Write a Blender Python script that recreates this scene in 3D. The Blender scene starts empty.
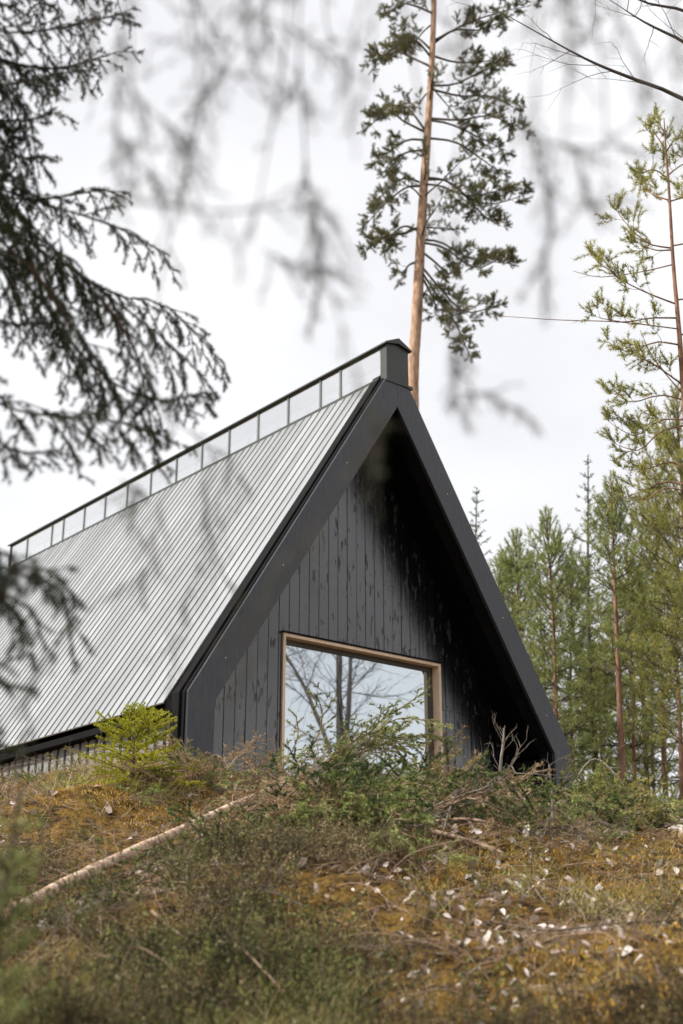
import bpy, math, random
import numpy as np
from mathutils import Vector

R = math.radians
rng = np.random.default_rng(7)
random.seed(7)
scene = bpy.context.scene
COL = scene.collection

# ------------------------------------------------------------------ camera maths
F_PX, PITCH, W, H = 1292.4, 0.346, 683, 1024
CP, SP = math.cos(PITCH), math.sin(PITCH)

def P(px, py, d):
    """world point seen at photo pixel (px, py) at forward distance d (eye at the origin)"""
    u = (H / 2 - py) / F_PX
    v = np.array([(px - W / 2) / F_PX, CP - SP * u, SP + CP * u])
    return v * (d / v[1])

# ------------------------------------------------------------------ noise + terrain
def _hash(ix, iy, s):
    n = (ix * 374761393 + iy * 668265263 + s * 974634777) & 0xffffffff
    n = ((n ^ (n >> 13)) * 1274126177) & 0xffffffff
    return ((n ^ (n >> 16)) & 0xffff) / 65535.0

def vnoise(x, y, s=0):
    x = np.asarray(x, float); y = np.asarray(y, float)
    ix = np.floor(x).astype(np.int64); iy = np.floor(y).astype(np.int64)
    fx = x - ix; fy = y - iy
    fx = fx * fx * (3 - 2 * fx); fy = fy * fy * (3 - 2 * fy)
    a = _hash(ix, iy, s); b = _hash(ix + 1, iy, s); c = _hash(ix, iy + 1, s); d = _hash(ix + 1, iy + 1, s)
    return (a * (1 - fx) + b * fx) * (1 - fy) + (c * (1 - fx) + d * fx) * fy

KY = [-300, -30, 0, 2.5, 4.2, 5.5, 7, 9, 10.5, 11.5, 14, 30, 80, 300]
KZ = [-6, -2.4, -1.6, -1.15, -.50, -.10, .38, .98, 1.43, 1.58, 1.62, 1.9, 2.6, 4.0]

LOG0 = P(8, 908, 7.05); LOG1 = P(300, 777, 10.7); LOGD = LOG1 - LOG0   # where the felled trunk lies

def ground_z(x, y):
    x = np.asarray(x, float); y = np.asarray(y, float)
    z = (np.interp(y - .5, KY, KZ) + np.interp(y, KY, KZ) + np.interp(y + .5, KY, KZ)) / 3
    z = z - .24 * np.clip((x - .6) / 1.2, 0, 1) * np.clip((y - 8.5) / 2.5, 0, 1)
    z = z + .11 * np.clip((-x - .6) / 1.2, 0, 1) * np.clip((y - 8.5) / 2.5, 0, 1) * np.clip((24 - y) / 8, 0, 1)
    t = np.clip(((x - LOG0[0]) * LOGD[0] + (y - LOG0[1]) * LOGD[1]) / (LOGD[0] ** 2 + LOGD[1] ** 2), -.05, 1.1)
    dl = np.hypot(x - LOG0[0] - t * LOGD[0], y - LOG0[1] - t * LOGD[1])
    near = np.clip(1 - np.abs(y - 7) / 9, 0, 1) ** .5 * (np.abs(x) < 9)
    z = z + near * ((vnoise(x * .7 + 3, y * .7, 1) - .5) * .34 + (vnoise(x * 2.1, y * 2.1, 2) - .5) * .17
                    + (vnoise(x * 5, y * 5, 3) - .5) * .085 + (vnoise(x * 12, y * 12, 4) - .5) * .045)
    lz = LOG0[2] + t * LOGD[2] - .09
    z = z + (np.minimum(z, lz) - z) * np.clip(1 - (dl - .3) / .7, 0, 1)
    return z

def gz(x, y):
    return float(ground_z(x, y))

def G(px, d, up=0.0):
    """ground point in the column of pixel px at distance d"""
    x = P(px, 800, d)[0]
    return np.array([x, d, gz(x, d) + up])

# ------------------------------------------------------------------ materials
def new_mat(name):
    m = bpy.data.materials.new(name); m.use_nodes = True
    nt = m.node_tree
    return m, nt, nt.nodes['Principled BSDF']

def N(nt, t, **kw):
    n = nt.nodes.new(t)
    for k, v in kw.items():
        if k in n.inputs.keys(): n.inputs[k].default_value = v
        else: setattr(n, k, v)
    return n

def ramp(nt, stops):
    n = nt.nodes.new('ShaderNodeValToRGB')
    e = n.color_ramp.elements
    while len(e) < len(stops): e.new(0.5)
    for i, (p, c) in enumerate(stops):
        e[i].position = p; e[i].color = (*c, 1)
    return n

def mat_noise(name, stops, scale=6, rough=.7, stretch=(1, 1, 1), bump=0., bump_scale=None, metallic=0., spec=.5, detail=6):
    m, nt, b = new_mat(name)
    L = nt.links.new
    tc = N(nt, 'ShaderNodeTexCoord'); mp = N(nt, 'ShaderNodeMapping'); mp.inputs['Scale'].default_value = stretch
    L(tc.outputs['Object'], mp.inputs['Vector'])
    no = N(nt, 'ShaderNodeTexNoise', Scale=scale, Detail=detail, Roughness=.62)
    L(mp.outputs[0], no.inputs['Vector'])
    cr = ramp(nt, stops); L(no.outputs['Fac'], cr.inputs[0]); L(cr.outputs[0], b.inputs['Base Color'])
    b.inputs['Roughness'].default_value = rough; b.inputs['Metallic'].default_value = metallic
    b.inputs['Specular IOR Level'].default_value = spec
    if bump:
        n2 = N(nt, 'ShaderNodeTexNoise', Scale=bump_scale or scale * 3, Detail=5.)
        L(mp.outputs[0], n2.inputs['Vector'])
        bp = N(nt, 'ShaderNodeBump', Strength=bump, Distance=.02); L(n2.outputs['Fac'], bp.inputs['Height'])
        L(bp.outputs[0], b.inputs['Normal'])
    return m

def mat_leaf(name, stops, rough=.6, trans=.25, nscale=2.2, isl=.55, obj=0.):
    """foliage: colour varies from needle to needle"""
    m, nt, b = new_mat(name)
    L = nt.links.new
    g = N(nt, 'ShaderNodeNewGeometry'); tc = N(nt, 'ShaderNodeTexCoord')
    no = N(nt, 'ShaderNodeTexNoise', Scale=nscale, Detail=3.); L(tc.outputs['Object'], no.inputs['Vector'])
    ad = N(nt, 'ShaderNodeMath', operation='MULTIPLY_ADD'); ad.inputs[1].default_value = isl
    L(g.outputs['Random Per Island'], ad.inputs[0])
    oi = N(nt, 'ShaderNodeObjectInfo'); ob = N(nt, 'ShaderNodeMath', operation='MULTIPLY_ADD'); ob.inputs[1].default_value = obj; ob.inputs[2].default_value = (.55 - isl - obj) / 2
    L(oi.outputs['Random'], ob.inputs[0])
    a3 = N(nt, 'ShaderNodeMath', operation='ADD'); L(ad.outputs[0], a3.inputs[0]); L(ob.outputs[0], a3.inputs[1])
    sc = N(nt, 'ShaderNodeMath', operation='MULTIPLY_ADD'); sc.inputs[1].default_value = 1.1; sc.inputs[2].default_value = -.32
    L(no.outputs['Fac'], sc.inputs[0]); L(sc.outputs[0], ad.inputs[2])
    cr = ramp(nt, stops); L(a3.outputs[0], cr.inputs[0]); L(cr.outputs[0], b.inputs['Base Color'])
    b.inputs['Roughness'].default_value = rough; b.inputs['Specular IOR Level'].default_value = .3
    if trans:
        tr = N(nt, 'ShaderNodeBsdfTranslucent'); L(cr.outputs[0], tr.inputs['Color'])
        mx = N(nt, 'ShaderNodeMixShader', Fac=trans)
        out = nt.nodes['Material Output']
        L(b.outputs[0], mx.inputs[1]); L(tr.outputs[0], mx.inputs[2]); L(mx.outputs[0], out.inputs['Surface'])
    return m

M = {}
def vary(m, lo, hi):
    """each loose piece of the mesh gets its own tone"""
    nt = m.node_tree; b = nt.nodes['Principled BSDF']; src = b.inputs['Base Color'].links[0].from_socket
    g = N(nt, 'ShaderNodeNewGeometry'); r = N(nt, 'ShaderNodeMapRange'); r.inputs['To Min'].default_value = lo; r.inputs['To Max'].default_value = hi
    nt.links.new(g.outputs['Random Per Island'], r.inputs['Value'])
    sc = N(nt, 'ShaderNodeVectorMath', operation='SCALE'); nt.links.new(src, sc.inputs[0]); nt.links.new(r.outputs[0], sc.inputs['Scale'])
    nt.links.new(sc.outputs[0], b.inputs['Base Color'])
M['char'] = None
def make_char():
    m, nt, b = new_mat('charred_boards')
    L = nt.links.new
    tc = N(nt, 'ShaderNodeTexCoord')
    mp = N(nt, 'ShaderNodeMapping'); mp.inputs['Scale'].default_value = (9, 9, .8); L(tc.outputs['Object'], mp.inputs[0])
    gi = N(nt, 'ShaderNodeNewGeometry'); of = N(nt, 'ShaderNodeVectorMath', operation='SCALE'); of.inputs[0].default_value = (37, 11, 53)
    L(gi.outputs['Random Per Island'], of.inputs['Scale'])
    av = N(nt, 'ShaderNodeVectorMath', operation='ADD'); L(tc.outputs['Object'], av.inputs[0]); L(of.outputs[0], av.inputs[1])
    L(av.outputs[0], mp.inputs[0])
    grain = N(nt, 'ShaderNodeTexNoise', Scale=3., Detail=8., Roughness=.65); L(mp.outputs[0], grain.inputs['Vector'])
    mp2 = N(nt, 'ShaderNodeMapping'); mp2.inputs['Scale'].default_value = (1.3, 1.3, .35); L(av.outputs[0], mp2.inputs[0])
    blot = N(nt, 'ShaderNodeTexNoise', Scale=13., Detail=5., Roughness=.6); L(mp2.outputs[0], blot.inputs['Vector'])
    cr = ramp(nt, [(.30, (.003, .003, .004)), (.7, (.007, .0075, .009))]); L(grain.outputs['Fac'], cr.inputs[0])
    c2 = ramp(nt, [(.34, (.3, .3, .3)), (.42, (1, 1, 1))]); L(blot.outputs['Fac'], c2.inputs[0])
    g = N(nt, 'ShaderNodeNewGeometry')
    c3 = ramp(nt, [(0, (.65, .65, .65)), (1, (1.25, 1.25, 1.3))]); L(g.outputs['Random Per Island'], c3.inputs[0])
    mu = N(nt, 'ShaderNodeMix', data_type='RGBA', blend_type='MULTIPLY'); mu.inputs[0].default_value = 1
    L(cr.outputs[0], mu.inputs[6]); L(c2.outputs[0], mu.inputs[7])
    mu2 = N(nt, 'ShaderNodeMix', data_type='RGBA', blend_type='MULTIPLY'); mu2.inputs[0].default_value = 1
    L(mu.outputs[2], mu2.inputs[6]); L(c3.outputs[0], mu2.inputs[7])
    L(mu2.outputs[2], b.inputs['Base Color'])
    rr = ramp(nt, [(.36, (.7, .7, .7)), (.42, (.20, .20, .20))]); L(blot.outputs['Fac'], rr.inputs[0])
    L(rr.outputs[0], b.inputs['Roughness'])
    bp = N(nt, 'ShaderNodeBump', Strength=.25, Distance=.01); L(grain.outputs['Fac'], bp.inputs['Height']); L(bp.outputs[0], b.inputs['Normal'])
    b.inputs['Specular IOR Level'].default_value = 1.; b.inputs['IOR'].default_value = 1.62
    return m
M['char'] = make_char()
M['barge'] = mat_noise('black_stained_board', [(.3, (.020, .022, .028)), (.7, (.042, .046, .058))], 5, .34, (7, 7, 1.0), .3)
M['black'] = mat_noise('black_trim', [(.3, (.004, .004, .005)), (.7, (.009, .009, .010))], 5, .85, spec=.12)
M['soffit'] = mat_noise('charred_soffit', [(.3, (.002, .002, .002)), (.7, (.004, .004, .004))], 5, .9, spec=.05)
M['roof'] = mat_noise('pale_zinc_sheet', [(.3, (.33, .34, .355)), (.7, (.46, .47, .485))], 2.5, .40, (.35, 2., .35), .04, 3, metallic=.85)
vary(M['roof'], .84, 1.08)
M['seam'] = mat_noise('dark_reflection_seam', [(.3, (.06, .085, .08)), (.7, (.09, .12, .115))], 3, .45)  # dark woods reflected in the seam sides are painted into this tone
M['metal'] = mat_noise('dark_green_grey_metal', [(.3, (.030, .036, .032)), (.7, (.042, .048, .044))], 3, .45, metallic=.2)
M['mullion'] = mat_noise('grey_green_mullion', [(.3, (.10, .13, .12)), (.7, (.15, .18, .17))], 3, .5)
M['greyboard'] = mat_noise('weathered_grey_board', [(.3, (.15, .155, .16)), (.7, (.27, .275, .28))], 3, .7, (6, 6, .7), .15)
M['pine'] = mat_noise('pale_pine_wood', [(.3, (.72, .52, .36)), (.7, (.84, .66, .49))], 3, .55, (5, 5, .9), .05)
M['sash'] = mat_noise('dark_sash', [(.3, (.045, .040, .035)), (.7, (.075, .065, .055))], 3, .5)
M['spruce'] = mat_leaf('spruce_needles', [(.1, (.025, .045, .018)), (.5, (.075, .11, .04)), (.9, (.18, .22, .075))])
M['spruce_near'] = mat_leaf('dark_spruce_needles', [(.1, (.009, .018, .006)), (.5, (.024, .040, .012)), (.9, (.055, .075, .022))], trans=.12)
M['pineneedle'] = mat_leaf('pine_needles', [(.1, (.04, .047, .024)), (.5, (.125, .13, .055)), (.9, (.32, .30, .13))])
M['youngpine'] = mat_leaf('young_pine_needles', [(.1, (.09, .13, .04)), (.5, (.28, .33, .10)), (.9, (.54, .54, .20))], trans=.5)
M['yellowpine'] = mat_leaf('yellowish_pine_needles', [(.1, (.12, .14, .04)), (.5, (.34, .34, .095)), (.9, (.60, .56, .19))], trans=.5)
M['sapling'] = mat_leaf('yellow_green_needles', [(.1, (.18, .21, .016)), (.5, (.42, .43, .030)), (.9, (.66, .60, .08))], trans=.35)
M['cut'] = mat_leaf('cut_spruce_needles', [(.1, (.020, .038, .012)), (.42, (.085, .125, .035)), (.70, (.30, .35, .105)), (.95, (.58, .57, .23))], trans=.10, nscale=7., isl=.22, obj=.45)
M['felled'] = mat_leaf('felled_spruce_needles', [(.1, (.06, .09, .03)), (.5, (.23, .27, .09)), (.9, (.56, .55, .24))], trans=.18, nscale=6., isl=.25, obj=.3)
M['brown'] = mat_leaf('browned_needles', [(.1, (.08, .05, .024)), (.5, (.32, .22, .12)), (.9, (.66, .53, .34))], trans=.15, nscale=7., isl=.22, obj=.45)
M['olive'] = mat_leaf('olive_needles', [(.1, (.07, .075, .02)), (.5, (.27, .25, .07)), (.9, (.58, .50, .19))], trans=.15, nscale=7., isl=.22, obj=.45)
M['heather'] = mat_leaf('undergrowth_leaves', [(.1, (.016, .012, .008)), (.33, (.055, .042, .020)), (.5, (.17, .145, .048)), (.66, (.36, .29, .12)), (.85, (.54, .39, .24)), (1, (.72, .57, .42))], trans=.08, nscale=6., isl=.30)
M['grass'] = mat_leaf('grass_blades', [(.05, (.06, .07, .016)), (.35, (.21, .225, .055)), (.6, (.46, .41, .17)), (1., (.80, .68, .45))], trans=.2, nscale=5., isl=.45)
M['drygrass'] = mat_leaf('dry_grass_blades', [(.05, (.20, .15, .07)), (.5, (.38, .30, .17)), (1., (.60, .50, .34))], trans=.2)
M['mossleaf'] = mat_leaf('moss_sprigs', [(.1, (.05, .030, .013)), (.36, (.27, .155, .033)), (.58, (.66, .40, .080)), (.78, (.42, .35, .08)), (1, (.13, .14, .035))], trans=.12, nscale=4.5, isl=.4)
M['leaf'] = mat_leaf('pale_dry_leaf', [(.0, (.20, .14, .10)), (.3, (.40, .31, .26)), (.6, (.62, .54, .50)), (1, (.78, .73, .71))], rough=.6, trans=.1)
M['bark'] = mat_noise('grey_bark', [(.3, (.045, .036, .028)), (.7, (.11, .092, .075))], 9, .85, (1, 1, .4), .5)
M['pinebark'] = mat_noise('orange_pine_bark', [(.30, (.10, .06, .042)), (.44, (.36, .22, .14)), (.6, (.50, .33, .22)), (.75, (.58, .42, .31))], 9, .85, (1.6, 1.6, .5), .8)
M['redbark'] = mat_noise('red_pine_bark', [(.3, (.10, .05, .034)), (.5, (.22, .115, .072)), (.7, (.34, .19, .12))], 9, .85, (1.5, 1.5, .5), .4)
M['twig'] = mat_noise('brown_twig', [(.3, (.05, .034, .024)), (.7, (.12, .082, .058))], 20, .8)
M['greytwig'] = mat_noise('bare_grey_twig', [(.3, (.13, .105, .085)), (.7, (.30, .26, .22))], 16, .85)
M['peeled'] = mat_noise('peeled_pale_wood', [(.36, (.14, .08, .05)), (.46, (.42, .28, .19)), (.6, (.62, .47, .36)), (.7, (.70, .56, .45))], 14, .7, (1, 1, 1), .5)
M['stick'] = mat_noise('dead_stick', [(.3, (.17, .105, .068)), (.7, (.42, .30, .21))], 12, .8)
M['birch'] = mat_noise('dark_birch_bark', [(.3, (.035, .028, .024)), (.7, (.08, .066, .056))], 8, .8)
M['lichen'] = mat_leaf('lichen_hairs', [(.1, (.05, .05, .052)), (.6, (.10, .10, .10)), (.95, (.15, .15, .14))], trans=.1)
M['tuft'] = mat_leaf('reindeer_lichen', [(.1, (.25, .29, .22)), (.9, (.46, .50, .42))], trans=.1)
M['stone'] = mat_noise('pale_stone', [(.3, (.36, .33, .31)), (.7, (.62, .58, .56))], 9, .85, bump=.4)

def make_glass():
    m, nt, b = new_mat('lantern_glass')
    L = nt.links.new
    nt.nodes.remove(b)
    t = N(nt, 'ShaderNodeBsdfTransparent'); t.inputs[0].default_value = (.975, .985, .982, 1)
    g = N(nt, 'ShaderNodeBsdfGlossy', Roughness=.02); g.inputs['Color'].default_value = (1, 1, 1, 1)
    lw = N(nt, 'ShaderNodeLayerWeight', Blend=.5); pw = N(nt, 'ShaderNodeMath', operation='POWER'); pw.inputs[1].default_value = 5.
    L(lw.outputs['Facing'], pw.inputs[0])
    f = N(nt, 'ShaderNodeMath', operation='MULTIPLY_ADD'); f.inputs[1].default_value = .3; f.inputs[2].default_value = .66; L(pw.outputs[0], f.inputs[0])
    mx = N(nt, 'ShaderNodeMixShader')
    L(f.outputs[0], mx.inputs[0]); L(t.outputs[0], mx.inputs[1]); L(g.outputs[0], mx.inputs[2])
    L(mx.outputs[0], nt.nodes['Material Output'].inputs['Surface'])
    return m
M['glass'] = make_glass()
M['white'] = mat_noise('white_lining', [(.3, (.84, .84, .83)), (.7, (.88, .88, .87))], 3, .6)

def make_pane():
    m, nt, b = new_mat('coated_window_glass')
    L = nt.links.new
    b.inputs['Base Color'].default_value = (.60, .65, .68, 1); b.inputs['Metallic'].default_value = 1
    b.inputs['Roughness'].default_value = .015
    tc = N(nt, 'ShaderNodeTexCoord'); no = N(nt, 'ShaderNodeTexNoise', Scale=1.3, Detail=1.); L(tc.outputs['Object'], no.inputs['Vector'])
    bp = N(nt, 'ShaderNodeBump', Strength=.05, Distance=.02); L(no.outputs['Fac'], bp.inputs['Height']); L(bp.outputs[0], b.inputs['Normal'])
    return m
M['pane'] = make_pane()

def make_ground():
    m, nt, b = new_mat('forest_floor')
    L = nt.links.new
    tc = N(nt, 'ShaderNodeTexCoord')
    n1 = N(nt, 'ShaderNodeTexNoise', Scale=.9, Detail=5., Roughness=.6); L(tc.outputs['Object'], n1.inputs['Vector'])
    n2 = N(nt, 'ShaderNodeTexNoise', Scale=9., Detail=9., Roughness=.78); L(tc.outputs['Object'], n2.inputs['Vector'])
    n3 = N(nt, 'ShaderNodeTexNoise', Scale=45., Detail=4., Roughness=.7); L(tc.outputs['Object'], n3.inputs['Vector'])
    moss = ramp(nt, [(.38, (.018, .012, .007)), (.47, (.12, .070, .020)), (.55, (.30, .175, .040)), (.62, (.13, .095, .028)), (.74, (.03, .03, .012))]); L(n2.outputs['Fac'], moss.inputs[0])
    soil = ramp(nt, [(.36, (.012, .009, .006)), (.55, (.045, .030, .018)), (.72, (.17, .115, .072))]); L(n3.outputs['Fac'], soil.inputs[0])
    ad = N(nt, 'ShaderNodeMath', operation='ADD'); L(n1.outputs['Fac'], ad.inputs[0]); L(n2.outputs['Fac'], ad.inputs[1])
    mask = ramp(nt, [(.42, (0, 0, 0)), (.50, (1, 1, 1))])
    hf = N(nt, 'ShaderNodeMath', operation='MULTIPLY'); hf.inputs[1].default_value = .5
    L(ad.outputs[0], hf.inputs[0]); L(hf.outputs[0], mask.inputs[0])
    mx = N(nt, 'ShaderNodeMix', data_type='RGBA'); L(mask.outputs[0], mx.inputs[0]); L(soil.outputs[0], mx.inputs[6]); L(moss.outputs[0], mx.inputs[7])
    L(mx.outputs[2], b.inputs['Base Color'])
    b.inputs['Roughness'].default_value = .95; b.inputs['Specular IOR Level'].default_value = .15
    a2 = N(nt, 'ShaderNodeMath', operation='ADD'); L(n2.outputs['Fac'], a2.inputs[0]); L(n3.outputs['Fac'], a2.inputs[1])
    bp = N(nt, 'ShaderNodeBump', Strength=.9, Distance=.05); L(a2.outputs[0], bp.inputs['Height']); L(bp.outputs[0], b.inputs['Normal'])
    return m
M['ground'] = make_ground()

# ------------------------------------------------------------------ mesh builder
class MB:
    def __init__(s): s.V = []; s.Fc = []; s.n = 0
    def add(s, v, f, mi=0, smooth=False):
        v = np.asarray(v, float).reshape(-1, 3); f = np.asarray(f, np.int64)
        if len(f) == 0: return
        s.V.append(v); s.Fc.append((f + s.n, mi, smooth)); s.n += len(v)
    def poly(s, v, faces, mi=0):
        """few faces of mixed size"""
        v = np.asarray(v, float)
        for k in set(len(f) for f in faces):
            ff = [f for f in faces if len(f) == k]
            s.V.append(v); s.Fc.append((np.asarray(ff) + s.n, mi, False)); s.n += len(v)
    def prism(s, prof, a, b, axis='v', mi=0):
        """profile in (u, z) extruded along v from a to b; the faces are wound outward"""
        n = len(prof)
        area = sum(prof[i][0] * prof[(i + 1) % n][1] - prof[(i + 1) % n][0] * prof[i][1] for i in range(n))
        pr = prof if area > 0 else prof[::-1]
        v = [(u, a, z) for u, z in pr] + [(u, b, z) for u, z in pr]
        base = s.n; s.V.append(np.array(v, float)); s.n += len(v)
        s.Fc.append((np.array([list(range(n))]) + base, mi, False))
        s.Fc.append((np.array([list(range(2 * n - 1, n - 1, -1))]) + base, mi, False))
        q = [[(i + 1) % n, i, n + i, n + (i + 1) % n] for i in range(n)]
        s.Fc.append((np.array(q) + base, mi, False))
    def box(s, u0, u1, v0, v1, z0, z1, mi=0):
        s.prism([(u0, z0), (u1, z0), (u1, z1), (u0, z1)], v0, v1, mi=mi)
    def tube(s, pts, rad, n=8, mi=0, cap=True, wob=0.):
        pts = np.asarray(pts, float); k = len(pts); rad = np.broadcast_to(np.asarray(rad, float), (k,))
        T = np.gradient(pts, axis=0); T /= np.linalg.norm(T, axis=1)[:, None] + 1e-9
        ref = np.array([0, 0, 1.]) if abs(T[0][2]) < .9 else np.array([1., 0, 0])
        A = np.cross(T, ref); A /= np.linalg.norm(A, axis=1)[:, None] + 1e-9
        B = np.cross(T, A)
        th = np.arange(n) * 2 * np.pi / n
        rr = rad[:, None] * (1 + wob * (rng.random((k, n)) - .5))
        ring = pts[:, None, :] + rr[..., None] * (np.cos(th)[None, :, None] * A[:, None, :] + np.sin(th)[None, :, None] * B[:, None, :])
        V = ring.reshape(-1, 3)
        i = np.arange(k - 1)[:, None] * n; j = np.arange(n)[None, :]; j2 = (j + 1) % n
        f = np.stack([i + j, i + n + j, i + n + j2, i + j2], -1).reshape(-1, 4)
        base = s.n; s.V.append(V); s.n += len(V); s.Fc.append((f + base, mi, True))
        if cap:
            s.Fc.append((np.array([list(range(n))]) + base, mi, False))
            s.Fc.append((np.array([list(range((k - 1) * n, k * n))[::-1]]) + base, mi, False))
    def segs(s, p0, p1, r0, r1, mi=0):
        """many thin three-sided twigs at once"""
        p0 = np.asarray(p0, float).reshape(-1, 3); p1 = np.asarray(p1, float).reshape(-1, 3); S = len(p0)
        if S == 0: return
        T = p1 - p0; T /= np.linalg.norm(T, axis=1)[:, None] + 1e-9
        ref = np.where(np.abs(T[:, 2:3]) < .9, np.array([[0, 0, 1.]]), np.array([[1., 0, 0]]))
        A = np.cross(T, ref); A /= np.linalg.norm(A, axis=1)[:, None] + 1e-9; B = np.cross(T, A)
        V = np.empty((S, 6, 3))
        for k in range(3):
            a = k * 2 * np.pi / 3; o = math.cos(a) * A + math.sin(a) * B
            V[:, k] = p0 + o * np.asarray(r0)[:, None]; V[:, 3 + k] = p1 + o * np.asarray(r1)[:, None]
        q = np.array([[0, 3, 4, 1], [1, 4, 5, 2], [2, 5, 3, 0]])
        f = (np.arange(S)[:, None, None] * 6 + q[None]).reshape(-1, 4)
        s.add(V, f, mi, True)
    def blades(s, base, dirn, length, width, mi=0, bend=0.):
        """needle or grass triangles"""
        S = len(base)
        if S == 0: return
        rd = rng.normal(size=(S, 3)); sd = np.cross(dirn, rd); sd /= np.linalg.norm(sd, axis=1)[:, None] + 1e-9
        hw = (np.broadcast_to(width, (S,)) / 2)[:, None]; ln = np.broadcast_to(length, (S,))[:, None]
        V = np.empty((S, 3, 3)); V[:, 0] = base - sd * hw; V[:, 1] = base + sd * hw
        V[:, 2] = base + dirn * ln
        if bend: V[:, 2, 2] -= (bend * ln[:, 0])
        s.add(V, np.arange(S * 3).reshape(-1, 3), mi)
    def needles(s, p0, p1, per_m, ln, wd, mi=1, ang=(35, 75)):
        p0 = np.asarray(p0, float).reshape(-1, 3); p1 = np.asarray(p1, float).reshape(-1, 3)
        if len(p0) == 0: return
        L = np.linalg.norm(p1 - p0, axis=1)
        cnt = np.floor(L * per_m + rng.random(len(L))).astype(int)
        idx = np.repeat(np.arange(len(L)), cnt); S = len(idx)
        if S == 0: return
        t = rng.random(S)[:, None]; a = (p1 - p0)[idx] / (L[idx][:, None] + 1e-9)
        b = p0[idx] + (p1 - p0)[idx] * t
        r = np.cross(a, rng.normal(size=(S, 3))); r /= np.linalg.norm(r, axis=1)[:, None] + 1e-9
        th = np.radians(rng.uniform(ang[0], ang[1], S))[:, None]
        d = a * np.cos(th) + r * np.sin(th)
        s.blades(b, d, ln * rng.uniform(.7, 1.15, S), wd, mi)
    def build(s, name, mats, parent=None, loc=None):
        V = np.concatenate(s.V)
        me = bpy.data.meshes.new(name)
        me.vertices.add(len(V)); me.vertices.foreach_set('co', V.astype(np.float32).ravel())
        tot = np.concatenate([np.full(len(f), f.shape[1]) for f, _, _ in s.Fc])
        me.loops.add(int(tot.sum()))
        me.loops.foreach_set('vertex_index', np.concatenate([f.ravel() for f, _, _ in s.Fc]).astype(np.int32))
        me.polygons.add(len(tot))
        me.polygons.foreach_set('loop_start', np.concatenate([[0], np.cumsum(tot)[:-1]]).astype(np.int32))
        me.polygons.foreach_set('material_index', np.concatenate([np.full(len(f), mi) for f, mi, _ in s.Fc]).astype(np.int32))
        me.polygons.foreach_set('use_smooth', np.concatenate([np.full(len(f), sm) for f, _, sm in s.Fc]).astype(bool))
        for m in (mats if isinstance(mats, (list, tuple)) else [mats]): me.materials.append(M[m])
        me.update(calc_edges=True); me.validate()
        o = bpy.data.objects.new(name, me); COL.objects.link(o)
        if parent is not None: o.parent = parent
        if loc is not None: o.location = loc
        return o

def tag(o, label=None, cat=None, group=None, kind=None):
    if label: o['label'] = label
    if cat: o['category'] = cat
    if group: o['group'] = group
    if kind: o['kind'] = kind
    return o

def thing(name, label, cat, loc=(0, 0, 0), rz=0., group=None):
    o = bpy.data.objects.new(name, None); COL.objects.link(o); o.empty_display_size = .2
    o.location = tuple(float(q) for q in loc); o.rotation_euler = (0, 0, rz)
    return tag(o, label, cat, group)

def copy_tree(o, parent=None):
    c = o.copy(); COL.objects.link(c)
    if parent is not None: c.parent = parent
    for ch in list(o.children): copy_tree(ch, c)
    return c

# ------------------------------------------------------------------ branch generators
UP = np.array([0, 0, 1.])
def unit(v): return v / (np.linalg.norm(v) + 1e-9)

def smooth(pts, n):
    """Catmull-Rom through pts"""
    pts = np.asarray(pts, float)
    if len(pts) < 3:
        t = np.linspace(0, 1, n)[:, None]; return pts[0] * (1 - t) + pts[-1] * t
    Q = np.vstack([2 * pts[0] - pts[1], pts, 2 * pts[-1] - pts[-2]])
    out = []
    for t in np.linspace(0, len(pts) - 1 - 1e-6, n):
        i = int(t); f = t - i; a, b, c, d = Q[i:i + 4]
        out.append(.5 * ((2 * b) + (c - a) * f + (2 * a - 5 * b + 4 * c - d) * f * f + (3 * b - a - 3 * c + d) * f ** 3))
    return np.array(out)

class Sg:
    """twig segments; green ones carry needles"""
    def __init__(s): s.a = []; s.b = []; s.r0 = []; s.r1 = []; s.g = []
    def line(s, pts, r0, r1, green=True, gfrom=0.):
        n = len(pts) - 1
        for i in range(n):
            s.a.append(pts[i]); s.b.append(pts[i + 1]); s.r0.append(r0 + (r1 - r0) * i / n); s.r1.append(r0 + (r1 - r0) * (i + 1) / n)
            s.g.append(green and i / n >= gfrom)
    def wood(s, mb, mi=0):
        mb.segs(s.a, s.b, s.r0, s.r1, mi)
    def green(s, mb, per_m, ln, wd, mi=1, ang=(35, 75)):
        g = np.array(s.g, bool)
        if g.any(): mb.needles(np.array(s.a)[g], np.array(s.b)[g], per_m, ln, wd, mi, ang)

def curve_from(p, d, L, n, droop, jit=.12):
    pts = [p]; d = unit(d)
    for i in range(n):
        d = unit(d + rng.normal(size=3) * jit + np.array([0, 0, -droop]))
        pts.append(pts[-1] + d * L / n)
    return np.array(pts)

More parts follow.
